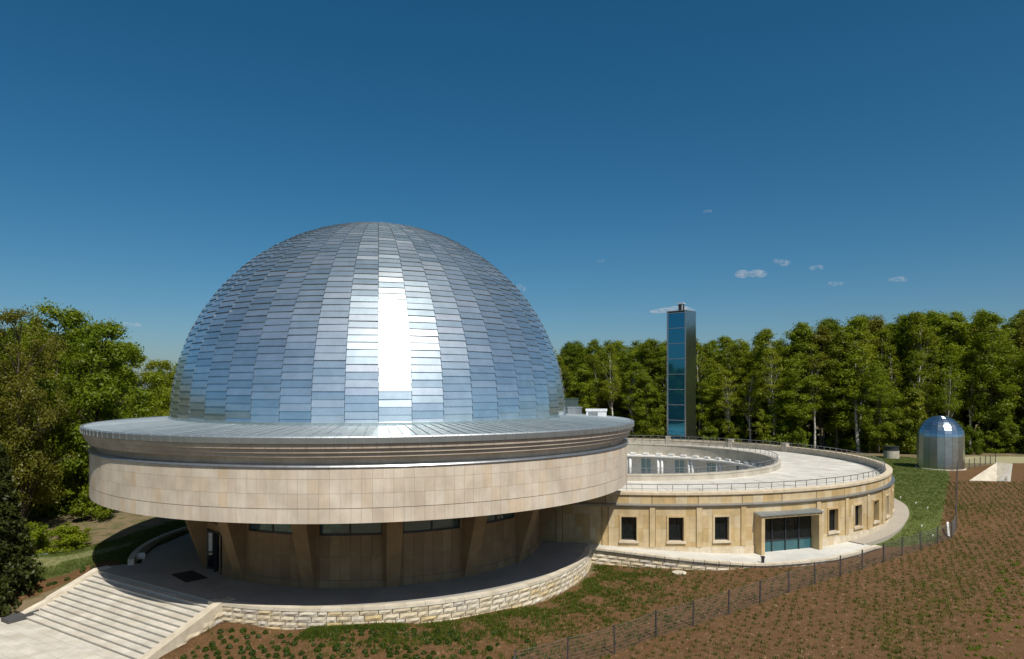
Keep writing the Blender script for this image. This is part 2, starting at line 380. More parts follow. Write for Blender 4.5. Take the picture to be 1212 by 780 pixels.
zone[:, 0] = mu; zone[:, 1] = (inpoly(fx, fy, LAWN_R) | inpoly(fx, fy, LAWN_L)) & ~mu; zone[:, 2] = np.maximum(inpoly(fx, fy, DRY)*1.0, (inpoly(fx, fy, DRY_L) & ~mu)*.47)
nx, ny = len(gx), len(gy)
idx = np.arange(nx*ny).reshape(ny, nx)
F = np.stack([idx[:-1, :-1], idx[:-1, 1:], idx[1:, 1:], idx[1:, :-1]], -1).reshape(-1, 4)
me = npmesh('ground', np.stack([fx, fy, GZ.ravel()], 1), F, True)
ca = me.color_attributes.new('zone', 'FLOAT_COLOR', 'POINT'); ca.data.foreach_set('color', zone.ravel())
tag(link('ground', me, M['ground']), kind='structure')

# ------------------------------------------------------------------ terrace (plaza), landing, steps
b = MB(); pts = []
a_st = math.atan2(-15.54-DC[0], -(35.17-DC[1]))
pl = [(DC[0]+PL_R*math.sin(a), DC[1]-PL_R*math.cos(a)) for a in np.linspace(R_(-24), R_(270), 120)]
tl = ST0; tr = ST0+SW*ST_W
pl2 = [(DC[0]+PL_R*math.sin(a), DC[1]-PL_R*math.cos(a)) for a in np.linspace(R_(-21.2), R_(295), 120)]
outline = pl2+[(ST0.x-.1, ST0.y+1.0), (tl.x, tl.y), (tr.x, tr.y)]
k = len(outline); b.v = [(x, y, 0) for x, y in outline]+[(x, y, -3) for x, y in outline]
b.f = [tuple(range(k))]+[(i, k+i, k+(i+1) % k, (i+1) % k) for i in range(k)]
terrace = b.build('terrace', M['plaza']); recalc(terrace.data); tag(terrace, kind='structure')
stair = empty('stone_staircase', (ST0.x, ST0.y, 0), 'broad flight of pale stone steps climbing to the shaded terrace', 'stairs')
def S(s, d, z): p = SW*s+SD*d; return (p.x, p.y, z)
for i in range(NSTEP):
    z1 = -RISE*(i+1); d0 = TREAD*i; d1 = TREAD*(i+1)+.02
    if i == NSTEP-1: continue
    b = MB()
    e0, e1 = 0.0, ST_W
    b.hexa([S(e0, d0, z1-.5), S(e0, d1-.02, z1-.5), S(e1, d1-.02, z1-.5), S(e1, d0, z1-.5), S(e0, d0, z1-.045), S(e0, d1-.02, z1-.045), S(e1, d1-.02, z1-.045), S(e1, d0, z1-.045)])
    o = b.build('step', M['step'], stair); recalc(o.data)
    e = e0+.0; cuts = [e0]
    while cuts[-1] < e1-1.0: cuts.append(cuts[-1]+random.choice((.9, 1.2, 1.2, 1.5)))
    cuts[-1] = e1
    for q0, q1 in zip(cuts[:-1], cuts[1:]):
        q0 += .004; q1 -= .004; dz = random.uniform(-.004, .002); ov = .012+random.uniform(-.004, .004)
        t_ = MB().hexa([S(q0, d0, z1-.044), S(q0, d1+ov, z1-.044), S(q1, d1+ov, z1-.044), S(q1, d0, z1-.044), S(q0, d0, z1+dz), S(q0, d1+ov, z1+dz), S(q1, d1+ov, z1+dz), S(q1, d0, z1+dz)]).build('tread_slab', M['tread'], o); recalc(t_.data)
zb = -RISE*NSTEP; db = TREAD*(NSTEP-1)
b = MB(); q = [S(-9, db-.01, 0), S(-9, db+8, 0), S(ST_W+.6, db+8, 0), S(ST_W+.6, db-.01, 0)]
b.hexa([(ST0.x+p[0], ST0.y+p[1], zb-.6) for p in q]+[(ST0.x+p[0], ST0.y+p[1], zb) for p in q])
o = b.build('stair_landing', M['landing']); recalc(o.data); tag(o, kind='structure'); o.location.z = -.03
sb_ = {}
for i in range(20):
    s_0 = -2.4+i*.9
    if s_0 > ST_W-.4: break
    for j in range(8):
        d_0 = db+.005+j*.6
        p = S(s_0, d_0, 0)
        q = MB().hexa([S(.006, .006, -.05), S(.006, .594, -.05), S(.894, .594, -.05), S(.894, .006, -.05), S(.006, .006, 0), S(.006, .594, 0), S(.894, .594, 0), S(.894, .006, 0)]) if not sb_ else None
        if q: sb_['m'] = q.mesh('paving_slab'); recalc(sb_['m'])
        link('paving_slab', sb_['m'], M['tread'], o, (ST0.x+p[0], ST0.y+p[1], zb+.03+random.uniform(0, .008)))
def cheek(s0, s1, name='cheek_wall'):
    b = MB(); up = .17
    prof = [(-.75, -.02), (-.75, .07), (.02, .07), (db+.25, -RISE*(NSTEP-.6)+up-.1), (db+.6, -RISE*(NSTEP-.6)+up-.22), (db+.6, -2.8), (-.75, -2.8)]
    prof = [(-.75, -2.8), (-.75, .07), (.02, .07), (db+.3, -RISE*NSTEP+.22), (db+.7, -RISE*NSTEP+.12), (db+.7, -2.8)]
    n = len(prof); b.v = [S(s0, d, z) for d, z in prof]+[S(s1, d, z) for d, z in prof]
    b.f = [tuple(range(n)), tuple(range(2*n-1, n-1, -1))]+[(i, n+i, n+(i+1) % n, (i+1) % n) for i in range(n)]
    o = b.build(name, M['coping'], stair); recalc(o.data); return o
cheek(-.5, .02); cheek(ST_W-.02, ST_W+.5)
b = MB(); b.hexa([S(-.75, db-.6, -2.3), S(-.75, db+.9, -2.3), S(.1, db+.9, -2.3), S(.1, db-.6, -2.3), S(-.75, db-.6, -1.42), S(-.75, db+.9, -1.62), S(.1, db+.9, -1.62), S(.1, db-.6, -1.42)])
o = b.build('end_block', plain('dark_slate', (.07, .07, .07), .7), stair); recalc(o.data)

# rough stone blocks
def rough_block(w_, h_, dep, seed):
    """split-faced block: front face at y=-dep bulging out, local origin at bottom middle back"""
    r = random.Random(seed); b = MB(); nx_, nz_ = 4, 2
    g = .012
    for j in range(nz_+1):
        for i in range(nx_+1):
            e = min(i, nx_-i, 1)*min(j, nz_-j, 1)
            b.v.append((-w_/2+g+(w_-2*g)*i/nx_+(r.uniform(-.02, .02) if e else 0), -dep-(r.uniform(.015, .065) if e else r.uniform(-.012, .012)), g+(h_-2*g)*j/nz_+(r.uniform(-.015, .015) if e else 0)))
    for j in range(nz_):
        for i in range(nx_): o = j*(nx_+1)+i; b.f.append((o, o+1, o+nx_+2, o+nx_+1))
    o = len(b.v); b.v += [(-w_/2+g, 0, g), (w_/2-g, 0, g), (w_/2-g, 0, h_-g), (-w_/2+g, 0, h_-g)]
    n1 = nx_+1; top = nz_*n1
    b.f += [tuple(range(top, top+n1))+(o+2, o+3), tuple(range(n1-1, -1, -1))+(o, o+1), tuple(i*n1 for i in range(nz_, -1, -1))[::-1][::1]+(o+3, o), tuple(i*n1+nx_ for i in range(nz_, -1, -1))+(o+1, o+2)]
    return b
BLK = {}
def block(parent, loc, rz, w_, h_, dep=.3, name='stone_block'):
    key = (round(w_, 1), round(h_, 2), random.randrange(4))
    if key not in BLK:
        me = rough_block(key[0], key[1], dep, hash(key) % 9999).mesh('stone_block'); recalc(me); BLK[key] = me
    o = link(name, BLK[key], M['block'], parent, loc, rz); o.scale = (w_/key[0], 1, h_/key[1]); return o

# retaining wall of the terrace
rw = empty('retaining_wall', (DC[0], DC[1], 0), 'curved retaining wall of rough cream limestone blocks under the terrace edge', 'wall')
A0, A1 = R_(-23.2), R_(83)
MB().lathe([(PL_R-.05, -2.6), (PL_R+.04, -2.6), (PL_R+.04, -.13), (PL_R-.05, -.13), (PL_R-.05, -2.6)], 80, A0, A1).build('core', M['mortar'], rw)
def courses(parent, r, a0, a1, hs, ztop, wmin=.5, wmax=.95, ground_c=None, sink=.35):
    z = ztop
    for h_ in hs:
        z -= h_; a = a0
        while a < a1-.004:
            wd = random.choice((.5, .6, .7, .8, .9))*random.uniform(.95, 1.05)
            if a+wd/r > a1-.4/r: wd = (a1-a)*r
            am = a+wd/r/2
            if ground_c is None or gz(ground_c[0]+(r+.3)*math.sin(am), ground_c[1]-(r+.3)*math.cos(am))-sink < z+h_:
                block(parent, (r*math.sin(am), -r*math.cos(am), z), am, wd, h_)
            a += wd/r
courses(rw, PL_R-.13, A0, A1, (.27, .29, .26, .28, .3), -.12, ground_c=DC, sink=.1)
nc = 27
for i in range(nc):
    a = A0+(A1-A0)*(i+.5)/nc; hw = (PL_R)*math.tan((A1-A0)/nc/2)-.006
    b = MB().hexa([(-hw*1.012, -PL_R-.2, -.122), (hw*1.012, -PL_R-.2, -.122), (hw*.985, -PL_R+.22, -.122), (-hw*.985, -PL_R+.22, -.122), (-hw*1.012, -PL_R-.19, .035), (hw*1.012, -PL_R-.19, .035), (hw*.985, -PL_R+.22, .035), (-hw*.985, -PL_R+.22, .035)])
    b.build('coping_slab', M['coping'], rw, (0, 0, 0), a)
# stone face of the right stair cheek
for j, h_ in enumerate((.30, .3, .3, .3, .3)):
    d = -.6+(.0 if j % 2 else .3)
    while d < db+.9:
        wd = random.choice((.5, .6, .7, .8)); dm = d+wd/2
        ztop = -RISE*NSTEP/db*max(0, dm+.25)-.13; z = -.14-h_*(j+1)
        if z+h_*.8 < ztop and z > ztop-1.15:
            p = S(ST_W+.22, dm, z)
            block(stair, p, math.atan2(-SD.y, -SD.x), wd, h_)
        d += wd

# low curved wall at the far-left edge of the terrace
lw = MB().lathe([(15.4, -.6), (15.75, -.6), (15.75, .36), (15.4, .36), (15.4, -.6)], 40, R_(-118), R_(-64)).build('low_terrace_wall', M['coping'], None, (DC[0], DC[1], 0))
recalc(lw.data); tag(lw, 'low curved stone kerb wall along the grass side of the terrace', 'wall')
b = MB().box(-.24, .24, -.2, .2, 0, .3).box(-.2, .2, -.16, .16, .3, .36)
tag(b.build('floor_light_box', M['offwhite'], None, (-23.9, 43.9, 0), R_(20)), 'small pale box light on the shaded terrace by the low wall', 'light')

# ------------------------------------------------------------------ the domed rotunda
rot = empty('planetarium_rotunda', (DC[0], DC[1], 0), 'round planetarium building with huge steel shingle dome over a pale stone drum', 'building')
ZC = 9.15; RD = 13.36; NG = 48; NR = 50
dome = MB().lathe([((RD-.08)*math.cos(a), ZC+(RD-.08)*math.sin(a)) for a in np.linspace(0, math.pi/2-.004, 30)], 96).build('dome', M['underlay'], rot)
items = []
g_a0 = R_(11.2)   # gore boundaries fall on this angle
hg = math.pi/NG
def dome_panel(p0, p1, var):
    def fn():
        lift0 = .056+.012*((var*37) % 5-2)/2; lift1 = .006
        tw = .006*((var*53) % 5-2)/2
        b = MB(); pts = []
        for ph, l in ((p0, lift0), (p1, lift1)):
            r_o = (RD+l)*math.cos(ph); z_o = ZC+(RD+l)*math.sin(ph)
            hw = max(.004, r_o*math.tan(hg)-.012)
            pts.append((r_o, z_o, hw))
        r_i = RD-.03
        (ra, za_, wa), (rb, zb_, wb) = pts
        ia = (r_i*math.cos(p0), ZC+r_i*math.sin(p0)); ib = (r_i*math.cos(p1), ZC+r_i*math.sin(p1))
        b.hexa([(-wa, -ra-tw, za_), (wa, -ra+tw, za_), (wa, -ia[0], ia[1]), (-wa, -ia[0], ia[1]), (-wb, -rb-tw, zb_), (wb, -rb+tw, zb_), (wb, -ib[0], ib[1]), (-wb, -ib[0], ib[1])])
        return b
    return fn
dphi = (math.pi/2-.01)/NR
for g in range(NG):
    th = g_a0+2*hg*(g+.5); off = .5 if g % 2 else 0
    for r_i in range(NR+1):
        p0 = max(0.0, (r_i-off)*dphi); p1 = min(math.pi/2-.012, (r_i+1-off)*dphi)
        if p1-p0 < .004: continue
        var = random.randrange(5); pm = (p0+p1)/2
        ar = RD*dphi*2*RD*math.cos(pm)*math.tan(hg)*max(.25, math.cos(pm-.1))
        items.append((('dp', r_i, off, var), dome_panel(p0, p1+.12*dphi, var), th, ar, (0, -RD*math.cos(pm), ZC+RD*math.sin(pm))))
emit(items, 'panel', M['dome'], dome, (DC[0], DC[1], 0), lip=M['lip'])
o = MB().lathe([(RD+.16, 8.93), (RD+.16, 9.17), (RD-.1, 9.22)], NG*2).build('base_flashing', M['dome'], dome)
# roof round the dome
roof = MB().lathe([(18.02, 8.70), (18.02, 8.735), (RD-.2, 9.04)], 180).build('roof', M['roof'], rot)
sm = MB().hexa([(-.014, -18.0, 8.725), (.014, -18.0, 8.725), (.014, -RD, 9.03), (-.014, -RD, 9.03), (-.010, -18.0, 8.775), (.010, -18.0, 8.775), (.010, -RD, 9.08), (-.010, -RD, 9.08)]).mesh('seam')
for i in range(180): link('seam', sm, M['roof'], roof, (0, 0, 0), 2*math.pi*(i+.5)/180)
gut = MB().lathe([(18.0, 8.76), (18.0, 8.78), (18.12, 8.78), (18.16, 8.72), (18.12, 8.44), (18.0, 8.42)], 180).build('gutter', M['roof'], rot)
ri = MB().box(-.012, .012, -18.165, -18.1, 8.45, 8.77).mesh('gutter_rib')
for i in range(180): link('gutter_rib', ri, M['roof'], gut, (0, 0, 0), 2*math.pi*(i+.5)/180)
corn = MB().lathe([(18.06, 8.42), (18.03, 8.415), (18.01, 8.21), (17.90, 8.19), (17.90, 8.00), (17.79, 7.98), (17.79, 7.80), (17.45, 7.77), (17.40, 7.42)], 180).build('cornice', M['band'], rot)
autosmooth(corn, 20)
MB().lathe([(17.20, 7.47), (17.74, 7.40), (17.78, 7.335), (17.70, 7.32), (17.55, 7.32)], 180).build('drum_flashing', M['flash'], rot)
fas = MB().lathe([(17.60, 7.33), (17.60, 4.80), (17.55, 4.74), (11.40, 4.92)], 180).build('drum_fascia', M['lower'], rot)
NP = 228; items = []
rows = [(4.72, 5.40), (5.425, 6.10), (6.105, 6.77), (6.775, 7.318)]
def slab(r0, r1, z0, z1, ha, gap=.006, taper=True):
    def fn():
        w0 = r0*math.tan(ha)-gap; w1 = r1*math.tan(ha)-gap
        return MB().hexa([(-w1, -r1, z0), (w1, -r1, z0), (w0, -r0, z0), (-w0, -r0, z0), (-w1, -r1, z1), (w1, -r1, z1), (w0, -r0, z1), (-w0, -r0, z1)])
    return fn
for i in range(NP):
    th = 2*math.pi*i/NP
    for j, (z0, z1) in enumerate(rows):
        items.append((('dr', j), slab(17.5, 17.70, z0+.002, z1-.002, math.pi/NP, .0035), th, .33, (0, -17.7, (z0+z1)/2)))
emit(items, 'stone_panel', M['drum'], fas, (DC[0], DC[1], 0))
# recessed ground floor wall
RW = 11.66
lwall = MB().lathe([(RW-.18, -.1), (RW-.18, 4.95)], 128).build('lower_wall', M['joint'], rot)
items = []; bay = R_(22.5); fin0 = R_(-7.5)
NC = 8
for k in range(16):
    f0 = fin0+bay*k
    for c_ in range(NC):
        th = f0+bay*(c_+.5)/NC; dth = math.degrees((th+math.pi) % (2*math.pi)-math.pi)
        for j, (z0, z1) in enumerate(((.0, .42), (.42, 1.68), (1.68, 2.88), (2.88, 4.9))):
            if j == 3 and 1 <= c_ <= NC-1 and c_ < NC-1: continue
            if -49 < dth < -40 and j < 3:
                if j == 2: items.append((('lwd',), slab(RW-.2, RW, 2.42+.004, z1-.004, bay/NC/2), th, .3, (0, -RW, 2.7)))
                continue
            items.append((('lw', j), slab(RW-.2, RW+(.03 if j == 0 else 0), z0+.004, z1-.004, bay/NC/2), th, .6, (0, -RW, (z0+z1)/2)))
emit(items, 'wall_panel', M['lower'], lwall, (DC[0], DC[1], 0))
finm = MB().hexa([(-.36, -RW-.10, -.05), (.36, -RW-.10, -.05), (.36, -RW+.15, -.05), (-.36, -RW+.15, -.05), (-.46, -RW-1.75, 4.86), (.46, -RW-1.75, 4.86), (.46, -RW+.15, 4.86), (-.46, -RW+.15, 4.86)]).mesh('fin')
recalc(finm)
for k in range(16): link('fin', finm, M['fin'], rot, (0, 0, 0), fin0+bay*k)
wm = MB(); wa = bay*.372
wm.lathe([(RW-.10, 2.94), (RW-.10, 4.86)], 6, -wa, wa); wme = wm.mesh('clerestory_window')
fm = MB()
for z in (2.88, ): fm.lathe([(RW-.12, z), (RW-.04, z), (RW-.04, z+.09), (RW-.12, z+.09), (RW-.12, z)], 6, -wa, wa)
for a in (-wa, -wa*.02, wa): fm.lathe([(RW-.12, 2.93), (RW-.05, 2.93), (RW-.05, 4.88), (RW-.12, 4.88), (RW-.12, 2.93)], 1, a-.004, a+.004)
fme = fm.mesh('window_frame')
for k in range(16):
    wi = link('clerestory_window', wme, M['glassteal'], rot, (0, 0, 0), fin0+bay*(k+.5))
    link('frame', fme, M['darkmetal'], wi)
# entrance: dark glazed door, one leaf standing open
da = R_(-44.4)
de = MB().box(-.95, .95, -RW+.12, -RW+.16, .02, 2.4).build('door', M['glass'], rot, (0, 0, 0), da)
b = MB()
for x in (-1.0, -.03, .92): b.box(x, x+.08, -RW-.04, -RW+.14, 0, 2.42)
b.box(-1.0, 1.0, -RW-.045, -RW+.14, 2.34, 2.45)
b.build('frame', M['darkmetal'], de)
lf = MB(); lf.box(0, .09, -.05, 0, .02, 2.3).box(.78, .87, -.05, 0, .02, 2.3).box(.09, .78, -.05, 0, 2.2, 2.3).box(.09, .78, -.05, 0, .02, .16).box(.09, .78, -.045, -.005, 1.0, 1.1)
leaf = lf.build('door_leaf', M['darkmetal'], rot, ((RW+.08)*math.sin(da-R_(4.6)), -(RW+.08)*math.cos(da-R_(4.6)), 0), R_(-12))
MB().box(.09, .78, -.03, -.02, .16, 1.0).build('pane', M['glass'], leaf)
MB().box(.09, .78, -.03, -.02, 1.1, 2.2).build('pane', plain('frosted_pane', (.45, .47, .48), .25), leaf)
MB().box(.70, .74, -.11, -.06, .9, 1.5).build('handle', M['railmetal'], leaf)
b = MB().box(-1.15, 1.15, -.62, .62, 0.004, .02)
for i in range(7): b.box(-1.15, 1.15, -.62+.18*i, -.62+.18*i+.13, .02, .034)
a = da; tag(b.build('entrance_mat', M['rubber'], None, (DC[0]+13.1*math.sin(a), DC[1]-13.1*math.cos(a), 0), a), 'black ribbed entrance mat on the terrace outside the open door', 'mat')
# roof plant
b = MB().box(-.75, .75, -.4, .4, .05, .45).box(-.8, .8, -.45, .45, .45, .62)
o = b.build('roof_unit', M['hvac'], None, (6.35, 51.2, 8.80), R_(-8)); tag(o, 'long white ventilation unit on the rotunda roof right of the dome', 'ventilation unit')
MB().box(-.6, .1, -.42, -.40, .1, .4).build('grille', M['flash'], o)
b = MB().box(-.55, .55, -.4, .4, .05, .60).box(-.6, .6, -.45, .45, .60, .68)
o = b.build('roof_unit', M['flash'], None, (4.75, 52.6, 8.86), R_(10)); tag(o, 'small grey metal duct box against the foot of the great dome', 'ventilation unit')
b = MB().box(-.62, .62, -.4, .4, 0, 1.25).box(-.66, .66, -.44, .44, 1.25, 1.31)
o = b.build('roof_hatch', M['greenbox'], None, (4.9, 57.2, 8.80), 0); tag(o, 'dark green plant box standing behind the dome on the rotunda roof', 'box')

# ------------------------------------------------------------------ the ring building
ring = empty('ring_building', (RC[0], RC[1], 0), 'low ring-shaped sandstone building with flat roof round an open courtyard', 'building')
RO = 25.95; NB = 50; bw = 2*math.pi/NB; W0 = R_(.2)
body = MB().lathe([(RO-.4, -3), (RO-.4, 2.6), (RO-.3, 3.45)], 200).build('outer_wall', M['joint'], ring)
items = []; fitems = []; pitems = []; plitems = []
P0, P1 = R_(12.9), R_(24.6)                       # the portal
def inport(a0, a1): return a1 > P0 and a0 < P1
hw_w = .53/RO                                     # half window
pil_w = .42/RO
def wslab(a0, a1, z0, z1, key, lst, r1=RO, r0=RO-.42, gap=.004):
    ha = (a1-a0)/2
    lst.append(((key, round(ha, 5), round(z0, 3), round(z1, 3), r1), slab(r0, r1, z0+gap, z1-gap, ha, gap), (a0+a1)/2, (a1-a0)*RO*(z1-z0), (0, -r1, (z0+z1)/2)))
def wclip(a0, a1, *k):
    if not inport(a0, a1): return wslab(a0, a1, *k)
    if a0 < P0-.002: wslab(a0, P0+.004, *k)
    if a1 > P1+.002: wslab(P1-.004, a1, *k)
ROWS = [(2.05, 2.68), (1.16, 2.05), (.24, 1.16), (-.12, .24)]
wins = []
for k in range(NB):
    c0 = W0+bw*k; c0 = (c0+math.pi) % (2*math.pi)-math.pi
    a0 = c0-bw/2+pil_w/2; a1 = c0+bw/2-pil_w/2
    # pilaster at the left end of the bay
    pa = c0-bw/2
    if inport(pa, pa): wslab(pa-pil_w/2, pa+pil_w/2, 2.05, 2.68, 'w', items)
    if not inport(pa, pa):
        for z0, z1 in ((.9, 2.69), (-.12, .9)): wslab(pa-pil_w/2, pa+pil_w/2-.0013, z0, z1, 'pil', pitems, RO+.09)
    for i in range(4):                                     # fascia over the belt
        q0 = pa+bw*i/4; wslab(q0, q0+bw/4-(.0015 if i == 3 else 0), 2.88, 3.5, 'fas', fitems, RO-.13, RO-.5)
    portal_bay = inport(c0-bw/2+.01, c0+bw/2-.01) and not (c0 < P0 - .5*bw)
    edges_full = [a0+(a1-a0)*i/4 for i in range(5)]
    for j, (z0, z1) in enumerate(ROWS):
        if j in (0, 3):
            for i in range(4):
                if j == 3: wclip(edges_full[i], edges_full[i+1], z0, z1, 'w', items)
                else: wslab(edges_full[i], edges_full[i+1], z0, z1, 'w', items)
        else:
            for q0, q1 in ((a0, (a0+c0-hw_w)/2), ((a0+c0-hw_w)/2, c0-hw_w), (c0+hw_w, (a1+c0+hw_w)/2), ((a1+c0+hw_w)/2, a1)):
                wclip(q0, q1, z0, z1, 'w', items)
    if not inport(c0-hw_w, c0+hw_w) and not -.5 < c0 < R_(-11): wins.append(c0)
    elif c0 < R_(-11):
        for z0, z1 in ROWS[1:3]: wslab(c0-hw_w, c0, z0, z1, 'w', items); wslab(c0, c0+hw_w, z0, z1, 'w', items)
    for i in range(4):
        q0 = pa+bw*i/4
        wclip(q0, q0+bw/4, -.75, -.12, 'pl', plitems, RO+.06, RO-.4)
emit(items, 'wall_panel', M['ring'], body, (RC[0], RC[1], 0))
emit(fitems, 'fascia_panel', M['ring'], body, (RC[0], RC[1], 0), 120)
emit(pitems, 'pilaster', M['ring'], body, (RC[0], RC[1], 0), 100)
emit(plitems, 'plinth_block', M['plinth'], body, (RC[0], RC[1], 0), 100)
for c0 in wins:
    x = .53; z0, z1 = .32, 1.96
    wi = MB().box(-x, x, -RO+.30, -RO+.34, z0-.05, z1+.05).build('window', M['glass'], ring, (0, 0, 0), c0)
    s = MB(); s.box(-x-.13, -x, -RO-.05, -RO+.33, z0-.02, z1+.13).box(x, x+.13, -RO-.05, -RO+.33, z0-.02, z1+.13).box(-x, x, -RO-.049, -RO+.33, z1, z1+.13)
    s.build('surround', M['ring'], wi)
    MB().box(-x-.16, x+.16, -RO-.12, -RO+.33, z0-.17, z0-.021).build('sill', M['plinth'], wi)
    f_ = MB()
    for q in ((-x, -x+.05), (x-.05, x)): f_.box(q[0], q[1], -RO+.25, -RO+.305, z0, z1)
    f_.box(-x+.05, x-.05, -RO+.25, -RO+.305, z0, z0+.05).box(-x+.05, x-.05, -RO+.25, -RO+.305, z1-.05, z1)
    f_.build('frame', M['darkmetal'], wi)
belt = MB().lathe([(RO-.35, 2.70), (RO+.07, 2.70), (RO+.16, 2.74), (RO+.17, 2.80), (RO-.15, 2.90), (RO-.3, 2.90)], 200).build('belt_course', M['flash'], ring)
MB().lathe([(RO-.16, 3.48), (RO-.02, 3.50), (RO-.02, 3.68), (RO-.04, 3.70), (RO-.52, 3.72), (RO-.55, 3.69), (RO-.55, 3.50)], 200).build('coping', M['plinth'], ring)
MB().lathe([(RO-.52, 3.55), (RO-.50, 2.95)], 200).build('parapet', M['parapet'], ring)
rf = MB().lathe([(RO-.45, 3.0), (22.9, 3.03), (22.9, 3.06), (20.4, 3.09), (20.4, 3.12), (18.0, 3.15), (18.0, 3.18), (16.3, 3.2)], 200).build('roof', M['roofslab'], ring)
rj = MB().box(-.02, .02, -RO+.5, -16.6, 3.0, 3.205).mesh('roof_joint')
for i in range(50): link('roof_joint', MB().hexa([(-.015, -RO+.5, 2.99), (.015, -RO+.5, 2.99), (.015, -16.6, 3.17), (-.015, -16.6, 3.17), (-.015, -RO+.5, 3.015), (.015, -RO+.5, 3.015), (.015, -16.6, 3.20), (-.015, -16.6, 3.20)]).mesh('roof_joint') if i == 0 else bpy.data.meshes['roof_joint.001'], M['parapet'], rf, (0, 0, 0), 2*math.pi*(i+.25)/50)
# inner parapet and courtyard facade
RI = 15.9
MB().lathe([(16.42, 3.1), (16.42, 3.62), (16.46, 3.64), (16.46, 3.74), (RI-.05, 3.74), (RI-.05, 3.62), (RI, 3.60), (RI, 2.35)], 200).build('inner_parapet', M['parapet'], ring)
MB().lathe([(RI+.02, 2.36), (RI-.5, 2.33), (RI-.52, 2.28), (RI-.52, 2.12), (RI+1.3, 2.10)], 200).build('courtyard_ledge', M['offwhite'], ring)
cw = MB().lathe([(RI+1.1, 2.2), (RI+1.1, -1.0)], 160).build('courtyard_wall', M['offwhite'], ring)
br = MB().box(-.34, .34, -RI-.02, -RI+.32, 2.42, 2.60).mesh('bracket')
cm = MB(); cm.v = []; cm.tube([(0, -RI+.2, -1.0), (0, -RI+.2, 2.12)], .16, 12); cme = cm.mesh('column', True)
gw = MB().box(-.62, .62, -RI-1.08, -RI-1.02, -.4, 1.75).mesh('courtyard_window')
fw = MB().box(-.7, -.62, -RI-1.1, -RI-.98, -.5, 1.83).box(.62, .7, -RI-1.1, -RI-.98, -.5, 1.83).box(-.62, .62, -RI-1.1, -RI-.98, 1.75, 1.83).box(-.03, .03, -RI-1.06, -RI-.99, -.4, 1.75).mesh('frame')
for i in range(60): link('bracket', br, M['white'], ring, (0, 0, 0), 2*math.pi*(i+.3)/60)
for i in range(24):
    a = 2*math.pi*i/24+R_(181)
    for da_ in (-.016, .016): link('column', cme, M['white'], ring, (0, 0, 0), a+da_)
    wi = link('courtyard_window', gw, M['glassteal'], ring, (0, 0, 0), a+math.pi/24); link('frame', fw, M['white'], wi)
tag(MB().lathe([(.01, -.55), (RI+1.2, -.55)], 60).build('courtyard_floor', M['plaza'], None, (RC[0], RC[1], 0)), kind='structure')
# portal
pa = (P0+P1)/2; pw = RO*math.sin((P1-P0)/2)
port = MB()
yf = -RO-.62
port.box(-pw, -pw+.28, yf, -RO+.5, -1.0, 1.86).box(pw-.28, pw, yf, -RO+.5, -1.0, 1.86).box(-pw, pw, yf-.001, -RO+.5, 1.862, 2.02)
portal = port.build('portal', M['ring'], ring, (0, 0, 0), pa)
b = MB()
for i in range(9):
    x0 = -pw-.08+(2*pw+.16)*i/9
    b.hexa([(x0+.01, yf-.1, 2.03), (x0+(2*pw+.16)/9-.01, yf-.1, 2.03), (x0+(2*pw+.16)/9-.01, -RO+.1, 2.03), (x0+.01, -RO+.1, 2.03), (x0+.01, yf-.1, 2.07), (x0+(2*pw+.16)/9-.01, yf-.1, 2.07), (x0+(2*pw+.16)/9-.01, -RO+.1, 2.24), (x0+.01, -RO+.1, 2.24)])
b.build('canopy', M['roof'], portal)
gx0, gx1 = -pw+.28, pw-.28; n = 4
for i in range(n):
    x0 = gx0+(gx1-gx0)*i/n; x1 = gx0+(gx1-gx0)*(i+1)/n
    MB().box(x0+.02, x1-.02, -RO+.16, -RO+.18, .12, 1.86).build('pane', M['glass'], portal)
    MB().box(x0+.02, x1-.02, -RO+.15, -RO+.17, -.7, .08).build('pane', plain('teal_pane%d' % i, (.035, .11, .125), .1), portal)
    if i: MB().box(x0-.035, x0+.035, -RO+.08, -RO+.19, -.7, 1.86).build('mullion', M['darkmetal'], portal)
MB().box(gx0, gx1, -RO+.09, -RO+.19, .08, .12).build('transom', M['darkmetal'], portal)
# railings on the ring roof
def railing(r, z, n, a0, a1, label, h=.55):
    rl = empty('roof_railing', (RC[0], RC[1], z), label, 'railing')
    pm = MB().box(-.018, .018, -r-.018, -r+.018, -.08, h).mesh('post')
    for i in range(n+1):
        a = a0+(a1-a0)*i/n
        if i == n and abs(a1-a0-2*math.pi) < 1e-3: break
        link('post', pm, M['railmetal'], rl, (0, 0, 0), a)
    for zz, q in ((h, .022), (h*.5, .010), (h*.2, .010)):
        MB().lathe([(r-q, zz-q), (r+q, zz-q), (r+q, zz+q), (r-q, zz+q), (r-q, zz-q)], 180, a0, a1).build('rail', M['railmetal'], rl)
railing(RO-.62, 3.55, 148, 0, 2*math.pi, 'thin grey steel railing behind the outer parapet of the ring roof', .62)
railing(RI+.25, 3.74, 90, 0, 2*math.pi, 'thin grey steel railing along the inner parapet round the courtyard', .5)
for a in (117, 135, 155):
    o = MB().box(-.28, .28, -RO-.0, -RO+.62, 3.0, 4.05).box(-.33, .33, -RO-.05, -RO+.67, 4.05, 4.12).build('parapet_pier', M['parapet'], ring, (0, 0, 0), R_(a))

